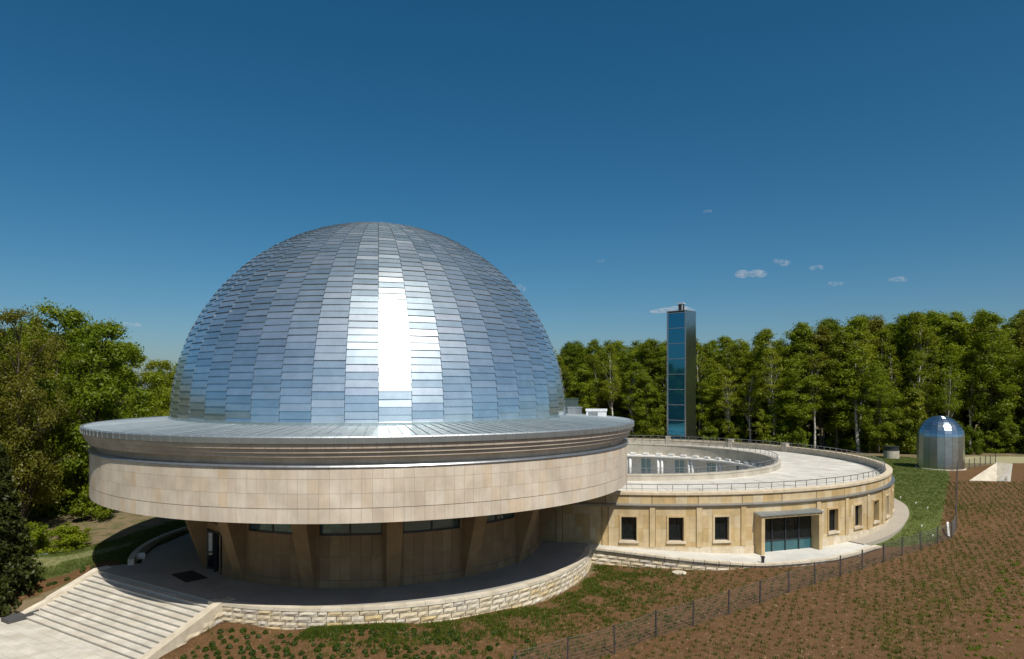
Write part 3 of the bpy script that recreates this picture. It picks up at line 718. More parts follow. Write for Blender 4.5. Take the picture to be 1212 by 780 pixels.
# ramped path with stone edge in front of the ring
path = []
def pr(a):            # outer radius of the path and its height
    d = math.degrees(a)
    t_ = min(1, max(0, (d+13)/24)); t_ = t_*t_*(3-2*t_)
    r = 26.9+1.75*t_-(.75*min(1, max(0, (d-22)/10)))
    z = -.02-.66*min(1, max(0, (d+13)/24))
    return r, z
b = MB(); NA = 60; aa = np.linspace(R_(-14.5), R_(33.5), NA+1)
for a in aa:
    r, z = pr(a); s_, c_ = math.sin(a), math.cos(a)
    for rr_, zz in ((RO-.3, z), (r, z), (r, z-.14), (r-.02, -2.5)): b.v.append((rr_*s_, -rr_*c_, zz))
for i in range(NA):
    for j in range(3): b.f.append((4*i+j, 4*i+4+j, 4*i+5+j, 4*i+1+j))
for e in (0, 4*NA): b.f.append((e, e+1, e+2, e+3))
o = b.build('entrance_path', M['landing'], None, (RC[0], RC[1], 0)); recalc(o.data); tag(o, kind='structure')
pwall = empty('path_edge_wall', (RC[0], RC[1], 0), 'low rough limestone edge wall along the sloping path by the portal', 'wall')
for j in range(4):
    a = R_(-13.4)
    while a < R_(32.5):
        wd = random.choice((.6, .7, .8, .9)); r, z = pr(a+wd/28/2); r2, _ = pr(a+wd/28)
        am = a+wd/r/2; zt = z-.13-.26*j
        slope = math.atan2(pr(a+wd/r)[0]-pr(a)[0], wd)
        if gz(RC[0]+(r+.3)*math.sin(am), RC[1]-(r+.3)*math.cos(am))-.1 < zt:
            bo = block(pwall, ((r-.16)*math.sin(am), -(r-.16)*math.cos(am), zt-.26), am-slope, wd, .26); bo.rotation_euler[1] = -math.atan2(pr(a+wd/r)[1]-pr(a)[1], wd)
        if j == 0:
            q = MB().box(-wd/2+.005, wd/2-.005, -.28, .2, -.10, .03).build('edge_slab', M['coping'], pwall, (r*math.sin(am), -r*math.cos(am), z-.005), am-slope); q.rotation_euler[1] = -math.atan2(pr(a+wd/r)[1]-pr(a)[1], wd)
        a += wd/r
gr = MB()
for i in range(41):
    a = R_(33)+R_(120)*i/40; t_ = min(1, i/14); z = -.62*(1-t_)+.03*t_; wd_ = 1.25
    for r in (RO-.1, RO+wd_): gr.v.append((r*math.sin(a), -r*math.cos(a), max(z, gz(RC[0]+(RO+.6)*math.sin(a), RC[1]-(RO+.6)*math.cos(a))+.09, gz(RC[0]+(RO+wd_)*math.sin(a), RC[1]-(RO+wd_)*math.cos(a))+.09)))
for i in range(40): gr.f.append((2*i, 2*i+1, 2*i+3, 2*i+2))
for i in range(41): x, y, z = gr.v[2*i+1]; gr.v.append((x, y, z-.5))
for i in range(40): gr.f.append((2*i+1, 82+i, 82+i+1, 2*i+3))
o = gr.build('gravel_strip', M['gravel'], None, (RC[0], RC[1], 0)); recalc(o.data); tag(o, kind='structure')
b = MB().box(-.08, .08, -.08, .08, 0, .42).box(-.12, .12, -.12, .12, .42, .5)
tag(b.build('bollard_light', M['darkmetal'], None, (16.7, 45.35, -.72)), 'small dark bollard light on the path edge before the portal', 'light')

# ------------------------------------------------------------------ glass lift tower
tw = empty('lift_tower', (25.1, 101, 0), 'tall slim glass and steel lift tower behind the ring building', 'tower', rz=R_(-40.6))
h = 22.2; a = 1.55
MB().box(-a+.12, a-.1, -a+.1, a, -.5, h-.1).build('core', M['underlay'], tw)
MB().box(a-.1, a, -a, a, -.5, h).build('side_wall', M['towermetal'], tw)
MB().box(-a, -a+.24, -a, a, -.5, h).build('corner_post', M['flash'], tw)
MB().box(-a, a, a, a+.1, -.5, h).build('back_wall', M['towermetal'], tw)
MB().box(a-.22, a-.101, -a-.02, -a+.2, -.5, h).build('corner_post', M['flash'], tw)
np_ = 10
for i in range(np_):
    z0 = -.5+(h+.3)*i/np_; z1 = -.5+(h+.3)*(i+1)/np_
    MB().box(-a+.24, a-.22, -a+.03, -a+.06, z0+.05, z1-.05).build('pane', M['glassblue'], tw)
    MB().box(-a+.24, a-.22, -a, -a+.07, z1-.045, z1+.045).build('transom', M['flash'], tw)
MB().box(-a, a+.0, -a-.02, a+.1, h, h+.12).build('roof', M['underlay'], tw)
o = MB().box(-.35, .35, -.35, .35, h+.12, h+1.25).box(-.45, .45, -.45, .45, h+1.25, h+1.35).build('vent_housing', M['hvac'], tw)
MB().box(-.25, .25, -.37, -.35, h+.25, h+1.15).build('louvre', M['darkmetal'], o)
MB().box(.35, .37, -.28, .28, h+.25, h+1.15).build('louvre', M['darkmetal'], o)

# ------------------------------------------------------------------ small observatory dome
ob = empty('observatory_dome', (58.6, 93.2, 0), 'small silver cylindrical observatory with rounded dome top on the lawn', 'observatory')
Rr = 2.82; n = 20
prof = [(Rr, -.3)]+[(Rr+(.006 if i % 2 else 0), .5+.55*(i//2)+(.02 if i % 2 else 0)) for i in range(14)]
prof = [(Rr, -.3)]; z = .45
while z < 4.3: prof += [(Rr, z), (Rr+.02, z+.01)]; z += .55
ph = 0.0
while ph < math.pi/2-.05:
    prof += [((Rr+.0)*math.cos(ph), 4.4+Rr*math.sin(ph))]; prof += [((Rr+.02)*math.cos(ph+.01), 4.4+(Rr+.02)*math.sin(ph+.01))]; ph += .155
prof += [(.01, 4.4+Rr)]
gm = MB().lathe(prof, 1, -math.pi/n+.004, math.pi/n-.004).mesh('gore')
MB().lathe([(Rr-.06, -.3), (Rr-.06, 4.4)]+[((Rr-.06)*math.cos(p), 4.4+(Rr-.06)*math.sin(p)) for p in np.linspace(.1, 1.55, 8)], 40).build('shell', M['underlay'], ob)
for i in range(n): link('gore', gm, M['small'], ob, (0, 0, 0), 2*math.pi*(i+.32)/n)
MB().lathe([(Rr+.02, .10), (Rr+.18, .09), (Rr+.18, -.4)], 40).build('base_ring', M['coping'], ob)
vt = empty('concrete_vent', (59.5, 106.8, 0), 'low round concrete shaft with dark cap at the edge of the wood', 'shaft')
MB().lathe([(1.1, -.3), (1.1, 1.15), (1.0, 1.15)], 24).build('ring', M['parapet'], vt)
MB().lathe([(1.02, 1.1), (1.02, 1.75), (1.12, 1.76), (1.12, 1.84), (.01, 1.9)], 24).build('cap', M['darkmetal'], vt)

# concrete wing wall in the field
ww = empty('concrete_ramp_wall', (60, 86, 0), 'pale concrete wing wall of a sunken ramp in the brown field', 'wall')
def W(x, y, z): return (x-60, y-86, z)
f0, f1, f2 = (56.9, 80, -.05), (58.45, 80, -.05), (58.95, 80.2, 2.0)
o_ = (-2.6, .55)
b = MB(); b.v = [W(f0[0], f0[1], -1), W(f1[0], f1[1], -1), W(f2[0], f2[1], f2[2]), W(f0[0], f0[1], f0[2]), W(f0[0]-2.7, f0[1]+.7, -1), W(f1[0]-.8, f1[1]+1.6, -1), W(f2[0]-.75, f2[1]+1.5, f2[2]), W(f0[0]-2.7, f0[1]+.7, f0[2]-.02)]
b.f = [(0, 1, 2, 3), (4, 7, 6, 5), (3, 2, 6, 7), (0, 3, 7, 4), (1, 5, 6, 2), (0, 4, 5, 1)]
o = b.build('wing_wall', M['roofslab'], ww); recalc(o.data)
b = MB(); b.v = [W(f0[0], f0[1]-.02, f0[2]+.01), W(f2[0], f2[1]-.02, f2[2]+.01), W(f2[0]-.75, f2[1]+1.5, f2[2]+.01), W(f0[0]-2.7, f0[1]+.7, f0[2]+.01)]; b.v += [(x, y, z+.07) for x, y, z in b.v]
b.f = [tuple(q) for q in BOXF]
o = b.build('coping', M['coping'], ww); recalc(o.data)
b = MB().box(-.02, .02, 0, .02, 0, .5); 
o = MB().box(-2.05, -1.72, -6.02, -6.0, .25, .42).box(-1.98, -1.75, -6.02, -6.0, .55, .66).build('stain', M['parapet'], ww)

# ------------------------------------------------------------------ wire fence
fence = empty('wire_fence', (0, 0, 0), 'long wire mesh fence on thin dark steel posts across the brown field', 'fence')
FP = []
px = [(2.2, 27.6), (35.0, 54.6)]
for (x, y) in [(-.3, 25.4)]+[((u-606.5)/806*z_, z_) for u, v in ((611, 799), (672, 784), (727.8, 768), (776.8, 750), (821, 737), (862.6, 724), (900, 711), (934, 700), (965, 690), (995, 682), (1021, 673), (1046, 666), (1068, 659), (1090, 652), (1110, 645), (1127, 638)) for z_ in (806*11.95/(v-459),)]:
    FP.append((x, y))
n1 = len(FP)
for i in range(1, 19): t_ = i/18; FP.append((35.2+(58.6-35.2)*t_, 54.0+(89.6-54.0)*t_))
for i in range(1, 8): t_ = i/7; FP.append((58.6+(71-58.6)*t_, 89.6+(100-89.6)*t_))
pm = MB().box(-.033, .033, -.033, .033, -.35, 1.3).box(-.037, .037, -.037, .037, 1.3, 1.325).mesh('post')
wire_m, t, b_ = newmat('wire_mesh')
b_.inputs['Base Color'].default_value = (.30, .29, .28, 1); b_.inputs['Metallic'].default_value = .5; b_.inputs['Roughness'].default_value = .5
for i, (x, y) in enumerate(FP):
    z = gz(x, y); o = link('post', pm, M['galv'], fence, (x, y, z), random.uniform(-.2, .2)); o.rotation_euler[0] = random.uniform(-.03, .03); o.rotation_euler[1] = random.uniform(-.03, .03)
    if i+1 < len(FP):
        x2, y2 = FP[i+1]; z2 = gz(x2, y2); mb = MB()
        near = i < n1
        for hh in ((.05, .2, .35, .5, .65, .8, .95, 1.1, 1.24) if near else (.05, .35, .65, .95, 1.24)):
            mb.tube([(x, y, z+hh), ((x+x2)/2, (y+y2)/2, (z+z2)/2+hh-(.02 if hh > 1 else 0)), (x2, y2, z2+hh)],   .009 if hh > 1.2 else .0055, 3)
        nv = 26 if near else 8
        for k in range(1, nv):
            t_ = k/nv; xx, yy, zz = x+(x2-x)*t_, y+(y2-y)*t_, z+(z2-z)*t_
            mb.tube([(xx, yy, zz+.05), (xx, yy, zz+1.22)], .0055, 3)
        mb.build('wire_panel', wire_m, fence)
b = MB().box(-.07, .07, -1.0, 1.0, 0, .07)
o = b.build('white_plank', M['white'], None, (35.3, 55.1, gz(35.3, 55.1)+.42), R_(-30)); o.rotation_euler[0] = R_(24)
tag(o, 'white painted plank leaning at the corner of the wire fence', 'plank')
o = MB().lathe([(.46, -.1), (.46, .05), (.40, .07), (.01, .075)], 20).build('manhole_cover', M['coping'], None, (10.9, 44.4, gz(10.9, 44.4)+.02)); tag(o, 'flat round pale manhole cover in the mulch before the sandstone wall', 'manhole cover')
fm_ = MB().box(-.012, .012, -.012, .012, -.1, .25).box(.012, .11, -.005, .005, .16, .25).mesh('marker_flag')
for u, v in ((1066, 594), (1084, 601), (1098, 607), (1091, 622), (1104, 628)):
    z_ = 806*11.3/(v-459); x = (u-606.5)/806*z_
    tag(link('marker_flag', fm_, M['white'], None, (x, z_, gz(x, z_))), 'tiny white marker flag stuck in the lawn beside the ring building', 'flag', 'white flags in the lawn')
hp = [(-36, 44.2), (-33, 44.6), (-31, 45.6), (-29.6, 46.8)]
o = MB().tube([(x, y, gz(x, y)+.03) for x, y in hp], .03, 6).build('garden_hose', plain('blue_grey_hose', (.18, .26, .28), .5)); tag(o, 'thin blue grey hose lying along the edge of the grass', 'hose')

# ------------------------------------------------------------------ vegetation
def leafquads(P, Nrm, size, asp=1.6):
    """leaf-shaped quads (diamonds) at points P facing Nrm"""
    n = len(P); a = np.cross(Nrm, rng.normal(size=(n, 3))); a /= np.linalg.norm(a, axis=1)[:, None]+1e-9
    b = np.cross(Nrm, a); s = size[:, None]
    V = np.stack([P-a*s*asp*.5, P+b*s*.42-a*s*.05, P+a*s*asp*.5, P-b*s*.42-a*s*.05], 1).reshape(-1, 3)
    F = np.arange(4*n).reshape(-1, 4)
    return V, F
def crown_mesh(name, centres, radii, nleaf, size, up=.35, mid=None, flat=.75):
    """leaves scattered in shells of many uneven clumps"""
    centres = np.array(centres); radii = np.array(radii); pr_ = radii**2/np.sum(radii**2)
    k = rng.choice(len(centres), nleaf, p=pr_)
    d = rng.normal(size=(nleaf, 3)); d /= np.linalg.norm(d, axis=1)[:, None]
    r = radii[k]*(rng.random(nleaf)**.45)*(1+.25*rng.normal(size=nleaf))
    off = d*r[:, None]; off[:, 2] *= flat
    P = centres[k]+off
    nr = d*.9+rng.normal(size=(nleaf, 3))*.55; nr[:, 2] += up; nr /= np.linalg.norm(nr, axis=1)[:, None]
    V, F = leafquads(P, nr, size*(.6+.8*rng.random(nleaf)))
    me = npmesh(name, V, F)
    cl = rng.random(len(centres)); lv = np.clip(.65*cl[k]+.35*rng.random(nleaf), 0, 1)
    at = me.attributes.new('lv', 'FLOAT', 'POINT'); at.data.foreach_set('value', np.repeat(lv, 4).astype(np.float32))
    return me
def tree_meshes(name, H, base, rad, nclump, clump_r, nleaf, leaf, shape='round', trunk_r=.18, lean=.6, fill=.55, seed=0, stems=1):
    r = random.Random(seed)
    tb = MB(); cents = []; rads = []
    for st in range(stems):
        lx, ly = r.uniform(-lean, lean), r.uniform(-lean, lean); ox, oy = (r.uniform(-.5, .5), r.uniform(-.5, .5)) if stems > 1 else (0, 0)
        def tp(t_): return Vector((ox+lx*t_+.25*math.sin(5*t_+seed+st), oy+ly*t_+.25*math.cos(4*t_+seed), H*t_))
        ts = [0, .08, .2, .35, .5, .65, .8, .95]
        tb.tube([tp(0)-Vector((0, 0, .5))]+[tp(t_) for t_ in ts[1:]], [trunk_r*1.35]+[trunk_r*max(.08, 1-t_*.98) for t_ in ts[1:]], 7)
        for i in range(nclump//stems):
            t_ = base/H+(1-base/H)*(r.random()**(.9 if shape != 'cone' else 1.3))*.97
            q = (t_*H-base)/(H-base)
            if shape == 'round': env = rad*((.55+.45*q/.35) if q < .35 else max(.12, 1-((q-.35)/.72)**2.3))
            elif shape == 'cone': env = rad*(1-q)**.85+.15
            elif shape == 'birch': env = rad*(max(0, math.sin(math.pi*min(1, q*.80+.18)))**.9)
            else: env = rad*(.55+.45*math.sin(math.pi*q))*(1-q**5)
            an = r.random()*2*math.pi; lob = 1+.22*math.sin(3*an+seed)+.12*math.sin(5*an+2*seed+7*q)
            rr_ = env*lob*(fill+(1-fill)*r.random()**.5)*r.uniform(.75, 1.08)
            p = tp(t_); c = p+Vector((rr_*math.cos(an), rr_*math.sin(an), r.uniform(-.3, .3)))
            if c.z > H: c.z = H-r.random()*.5
            cents.append(tuple(c)); rads.append(clump_r*r.uniform(.55, 1.25)*(1-.35*q))
            if i % 2 == 0 and rr_ > .5:
                s0 = tp(max(.05, t_-.10-.12*r.random())); mid = (s0+c)/2+Vector((0, 0, .12*rr_))
                br_ = trunk_r*.28*(1-.6*q); tb.tube([s0, mid, c], [br_, br_*.6, br_*.2], 4)
    return tb.mesh(name+'_trunk', True), crown_mesh(name+'_crown', cents, rads, nleaf, leaf)
def spruce_meshes(name, H, rad, seed):
    r = random.Random(seed); tb = MB().tube([(0, 0, -.5), (0, 0, H*.5), (0, 0, H)], [.2, .12, .02], 7)
    P = []; Nn = []; 
    z = .4
    while z < H*.99:
        q = z/H; L_ = rad*(1-q)**.8+.1; nb_ = 9
        for i in range(nb_):
            an = r.random()*6.283; ln = L_*r.uniform(.7, 1.1); dr = .30+.2*r.random()
            tb.tube([(0, 0, z), (ln*.9*math.cos(an), ln*.9*math.sin(an), z-ln*dr*.7)], [.03, .008], 3)
            m_ = int(26+70*ln/rad)
            t_ = rng.random(m_)**.7; sp_ = (.12+.34*(1-t_))*min(1, ln)*.8
            side = rng.normal(size=m_)*sp_
            x = ln*t_; zz = z-ln*dr*t_**1.2+.10*rng.normal(size=m_)-abs(side)*.3
            P.append(np.stack([x*math.cos(an)-side*math.sin(an), x*math.sin(an)+side*math.cos(an), zz], 1))
        z += .34*(1-.4*q)
    P = np.concatenate(P); n = len(P); Nn = rng.normal(size=(n, 3)); Nn[:, 2] += 1.0; Nn /= np.linalg.norm(Nn, axis=1)[:, None]
    V, F = leafquads(P, Nn, .16*(.6+.8*rng.random(n)), 2.2)
    me = npmesh(name+'_crown', V, F)
    at = me.attributes.new('lv', 'FLOAT', 'POINT'); at.data.foreach_set('value', np.repeat(rng.random(n), 4).astype(np.float32))
    return tb.mesh(name+'_trunk', True), me
def plant_tree(name, ms, loc, label, group, bark, leaf, s=1.0, sz=None, rz=None, cat='tree'):
    t_ = empty(name, loc, label, cat, group, random.uniform(0, 6.28) if rz is None else rz)
    t_.scale = (s, s, sz or s)
    link('trunk', ms[0], bark, t_)
    c = link('crown', ms[1], None, t_)
    if not ms[1].materials: ms[1].materials.append(leaf)
    c.material_slots[0].link = 'OBJECT'; c.material_slots[0].material = leaf
    return t_
LQ = 1.0
V_tall = [tree_meshes('tall%d' % i, 22, (4.5, 6.5, 3.5, 7.5, 5.5, 4)[i], (2.9, 3.5, 3.1, 2.6, 3.3, 3.6)[i], 120, 1.2, 21000, .17, ('round', 'oval')[i % 2], .17, 1.2, .3, 10+i) for i in range(6)]
V_birch = [tree_meshes('birch%d' % i, 22, 9.5, 2.3, 70, 1.05, 5600, .17, 'birch', .2, 1.8, .25, 30+i) for i in range(4)]
V_young = [tree_meshes('young%d' % i, 10, .8, 2.2, 70, .8, 7000, .21, 'oval', .08, .8, .35, 40+i) for i in range(3)]
V_near = [tree_meshes('near%d' % i, 16.5, 3.5, 4.2, 120, 1.2, 34000, .155, 'round', .24, .8, .4, 50+i) for i in range(3)]
V_olive = [tree_meshes('olive%d' % i, 18, 3.0, 4.8, 150, 1.1, 27000, .125, 'round', .28, .8, .4, 70+i) for i in range(2)]
V_bush = [tree_meshes('bush%d' % i, 3.6, .3, 1.9, 34, .75, 6500, .14, 'round', .05, .4, .5, 90+i, 2) for i in range(3)]
V_spruce = [spruce_meshes('spruce%d' % i, 10.5, 3.0, 110+i) for i in range(2)]

GF = 'trees of the wood behind the ring building'
def skyline(u):   # pixel height of the crowns against the sky, turned into a tree height by distance below
    pts = [(640, 414), (700, 407), (770, 407), (830, 406), (880, 401), (930, 390), (980, 384), (1050, 377), (1110, 373), (1212, 371), (1400, 371)]
    return float(np.interp(u, [p[0] for p in pts], [p[1] for p in pts]))
nt_ = 0
r = random.Random(5)
EDGE = ([620, 760, 900, 1050, 1250, 1400], [150, 138, 124, 116, 114, 112])
def place(u):
    for lim, tx in ((760, 'between the great dome and the lift tower'), (850, 'behind the lift tower'), (955, 'behind the far side of the ring roof'), (1040, 'behind the ring roof towards the concrete shaft'), (1078, 'behind the round concrete shaft'), (1150, 'behind the small observatory'), (9999, 'beyond the far end of the brown field')):
        if u < lim: return tx
ROWN = ('in the front row', 'in the second row', 'amid the wood', 'amid the wood', 'deep inside the wood', 'deep inside the wood', 'at the back')
for row in range(7):
    u = 625 - row*7
    while u < 1290:
        y = float(np.interp(u, *EDGE))+row*4.6+r.uniform(-2.2, 2.2); x = (u-606.5)/806*y
        step = r.uniform(2.6, 4.6) if row < 3 else r.uniform(4.0, 6.0)
        hh = (459-skyline(u))/806*y+11+r.gauss(-1.2, 2.4)-(2.0 if row == 0 else 0)
        hh = min(hh, (459-skyline(u))/806*y+12.2)
        p = r.random(); q = r.uniform(1.1, 1.55)
        if (row == 0 and p < .6) or (row < 3 and p < .3): kd, v, bark, lf_ = 'slender white trunked birch', r.choice(V_birch), 'bark_birch', r.choice(('leaf_birch', 'leaf_birch', 'leaf_green'))
        elif p < .55: kd, v, bark, lf_ = 'tall dark green tree', r.choice(V_tall), 'bark_dark', 'leaf_dark'
        elif p < .64: kd, v, bark, lf_ = 'olive tinted budding tree', r.choice(V_tall), 'bark', 'leaf_olive'
        else: kd, v, bark, lf_ = 'bright fresh green tree', r.choice(V_tall), 'bark', r.choice(('leaf_green', 'leaf_birch', 'leaf_green'))
        nm = 'birch_tree' if 'birch' in kd else 'budding_tree' if 'olive' in kd else 'broadleaf_tree'
        plant_tree(nm, v, (x, y, gz(x, y)-.1), '%s %s, %s' % (kd, ROWN[row], place(u)), GF, M[bark], M[lf_], q*hh/22, hh/22, r.uniform(0, 6.28)); nt_ += 1
        u += step/y*806
# undergrowth and young trees at the edge of the wood
for i in range(150):
    u = r.uniform(636, 1270); y = float(np.interp(u, *EDGE))+r.uniform(-2, 16); x = (u-606.5)/806*y
    if y < 113 and (abs(u-1056) < 14 or abs(u-1113) < 34): continue
    if i % 3 == 0:
        s = r.uniform(.5, 1.2)
        plant_tree('young_tree', r.choice(V_young), (x, y, gz(x, y)-.1), 'low leafy young tree in the wood %s' % place(u), 'young trees of the wood', M['bark'], M[r.choice(('leaf_green', 'leaf_dark', 'leaf_dark', 'leaf_birch', 'leaf_olive'))], s, s*r.uniform(.8, 1.2))
    else:
        s = r.uniform(.6, 1.5)
        plant_tree('undergrowth_bush', r.choice(V_bush), (x, y, gz(x, y)-.1), 'leafy bush in the undergrowth of the wood %s' % place(u), 'undergrowth bushes', M['bark'], M[r.choice(('leaf_green', 'leaf_dark', 'leaf_dark', 'leaf_birch'))], s, s*r.uniform(.9, 1.5), cat='bush')
# the wood on the left
GL = 'trees left of the rotunda'
def LT(u, v_top, y, ms, nm, lb, bark, leaf, H0, wide=1.0, g=GL):
    x = (u-606.5)/806*y; hh = (459-v_top)/806*y+11-gz(x, y)
    return plant_tree(nm, ms, (x, y, gz(x, y)-.1), lb, g, M[bark], M[leaf], hh/H0*wide, hh/H0)
bl = 'leafy green broadleaf tree standing left of the stone drum'
LT(118, 378, 58, V_near[0], 'broadleaf_tree', 'leafy green tree rising right behind the left end of the stone drum', 'bark_dark', 'leaf_green', 16.5, .95)
LT(75, 362, 64, V_near[1], 'broadleaf_tree', 'tallest green tree behind the budding trees by the steps', 'bark_dark', 'leaf_green', 16.5, .95)
LT(150, 405, 72, V_near[2], 'broadleaf_tree', 'green tree in the gap between the dome and the taller trees', 'bark_dark', 'leaf_green', 16.5)
LT(183, 425, 92, V_near[0], 'broadleaf_tree', 'far light green tree peeping out beside the foot of the dome', 'bark_dark', 'leaf_birch', 16.5)
LT(215, 430, 100, V_near[2], 'broadleaf_tree', 'far green tree partly hidden behind the rim of the drum', 'bark_dark', 'leaf_green', 16.5)
LT(95, 400, 84, V_near[2], 'broadleaf_tree', 'dark green tree in the shade behind the two front trees', 'bark_dark', 'leaf_dark', 16.5)
ol = 'big olive brown tree just coming into leaf beside the steps'
LT(22, 362, 52, V_olive[0], 'budding_tree', 'big olive brown tree just coming into leaf beside the steps', 'bark', 'leaf_olive', 18, .85)
LT(-35, 360, 50, V_olive[1], 'budding_tree', 'big budding tree half out beyond the dark spruces', 'bark', 'leaf_olive', 18, .9)
LT(52, 395, 58, V_olive[1], 'budding_tree', 'smaller olive tree squeezed between budding and green trees', 'bark', 'leaf_olive', 18, .8)
LT(-80, 380, 60, V_near[1], 'broadleaf_tree', 'dark broadleaf tree beyond the budding trees by the lower landing', 'bark_dark', 'leaf_dark', 16.5)
LT(20, 385, 78, V_near[0], 'broadleaf_tree', 'dark green tree standing behind the big olive budding tree', 'bark_dark', 'leaf_dark', 16.5)
for i, u in enumerate(range(-160, 430, 26)):
    y = 104+(i*7) % 13+i % 3*6; LT(u+(i*11) % 9, 436+(i*5) % 9-3, y, V_tall[i % 5], 'broadleaf_tree', 'distant broadleaf tree far behind the rotunda', 'bark_dark', ('leaf_green', 'leaf_dark', 'leaf_birch')[i % 3], 22, 1.15, 'distant trees behind the rotunda')
for i in range(56):
    x = -50-20*((i*37) % 10)/10; y = 4+(i % 28)*3.1+i//28; plant_tree('broadleaf_tree', V_tall[i % 5], (x, y, gz(x, y)-.2), 'broadleaf tree of the wood running on beyond the foot of the steps', 'trees beyond the steps', M['bark_dark'], M[('leaf_green', 'leaf_dark', 'leaf_birch')[i % 3]], 1.1, .8)
sp_l = 'dark spruce with drooping branches beside the flight of steps'
x, y = -29.4, 39.0; plant_tree('spruce_tree', V_spruce[0], (x, y, gz(x, y)-.1), 'middle sized dark spruce with drooping branches close beside the steps', 'spruces by the steps', M['bark_dark'], M['leaf_spruce'], .82, .86)
x, y = -32.8, 41.5; plant_tree('spruce_tree', V_spruce[1], (x, y, gz(x, y)-.1), 'tallest dark spruce standing back from the steps under the budding tree', 'spruces by the steps', M['bark_dark'], M['leaf_spruce'], .95, 1.0)
x, y = -31.8, 36.2; plant_tree('spruce_tree', V_spruce[1], (x, y, gz(x, y)-.1), 'low young spruce beside the lower landing of the steps', 'spruces by the steps', M['bark_dark'], M['leaf_spruce'], .7, .55)
for u, v, z_, s in ((70, 652, 46.5, .62), (92, 645, 47.5, .5), (48, 655, 47, .55), (20, 645, 48.5, .7)):
    x = (u-606.5)/806*z_; plant_tree('round_bush', V_bush[u % 3], (x, z_, gz(x, z_)-.1), 'rounded bright green bush at the foot of the trees', 'bright bushes below the trees', M['bark'], M['leaf_green'], s, s*.8, cat='bush')
for i in range(16):
    u = r.uniform(-40, 130); y = r.uniform(56, 75); x = (u-606.5)/806*y; s = r.uniform(.7, 1.4)
    plant_tree('undergrowth_bush', r.choice(V_bush), (x, y, gz(x, y)-.1), 'leafy bush in the shade under the trees on the left of the rotunda', 'bushes under the left trees', M['bark'], M[r.choice(('leaf_green', 'leaf_dark'))], s, s, cat='bush')

# small plants: tufts
def tuft_mesh(name, n, rad, hgt, leaf, seed, spread=.5):
    g = np.random.default_rng(seed); d = g.normal(size=(n, 3)); d /= np.linalg.norm(d, axis=1)[:, None]; d[:, 2] = abs(d[:, 2])
    P = d*np.array([rad, rad, hgt])*(g.random((n, 1))**.4); P[:, 2] += .02
    nr = d+g.normal(size=(n, 3))*.5; nr /= np.linalg.norm(nr, axis=1)[:, None]
    V, F = leafquads(P, nr, leaf*(.6+.8*g.random(n)), 2.2)
    me = npmesh(name, V, F)
    at = me.attributes.new('lv', 'FLOAT', 'POINT'); at.data.foreach_set('value', np.repeat(g.random(n), 4).astype(np.float32)); return me
T_h = [tuft_mesh('heather_tuft', 190, .15, .20, .05, i) for i in range(5)]
T_y = [tuft_mesh('yellow_green_tuft', 70, .12, .10, .055, 20+i) for i in range(4)]
cnt = 0
for j in range(15):
    for i in range(34):
        x = -16.4+i*.55+(.27 if j % 2 else 0)+r.uniform(-.14, .14); y = 33.3-j*.46+r.uniform(-.12, .12)
        d = math.hypot(x-DC[0], y-DC[1])
        if d < PL_R+.75 or r.random() < .10 or x > 1.5-r.random()*6: continue
        s_ = (x-ST0.x)*SW.x+(y-ST0.y)*SW.y; d_ = (x-ST0.x)*SD.x+(y-ST0.y)*SD.y
        if s_ < ST_W+1.4 or cnt >= 285: continue
        s = r.uniform(.7, 1.15); o = link('heather_tuft', T_h[r.randrange(5)], M['leaf_tuft'], None, (x, y, gz(x, y)-.02), r.uniform(0, 6)); o.scale = (s, s, s*r.uniform(.8, 1.1))
        tag(o, 'small round green heather tuft planted in brown mulch below the terrace wall', 'plant', 'heather tufts in rows'); cnt += 1
for i in range(14):
    t_ = i/13; x = -25.9-3.6*t_+r.uniform(-.5, .1); y = 42.2-5.2*t_+r.uniform(-.2, .5)
    o = link('heather_tuft', T_h[r.randrange(5)], M['leaf_tuft'], None, (x, y, gz(x, y)-.02), r.uniform(0, 6)); tag(o, 'small green tuft in the mulch strip beside the stair wall', 'plant', 'tufts beside the steps')
for i in range(130):
    y = 30+20*r.random()**1.4; u = r.uniform(1125, 1250) if y > 38 else r.uniform(1130, 1260)
    u = 1140+(y-30)*3.2+abs(r.gauss(0, 1))*38; x = (u-606.5)/806*y
    o = link('yellow_green_tuft', T_y[r.randrange(4)], M['leaf_lime'], None, (x, y, gz(x, y)-.02), r.uniform(0, 6)); s = r.uniform(.6, 1.2); o.scale = (s, s, s)
    tag(o, 'low yellow green leafy tuft in the brown field', 'plant', 'yellow green tufts in the field')
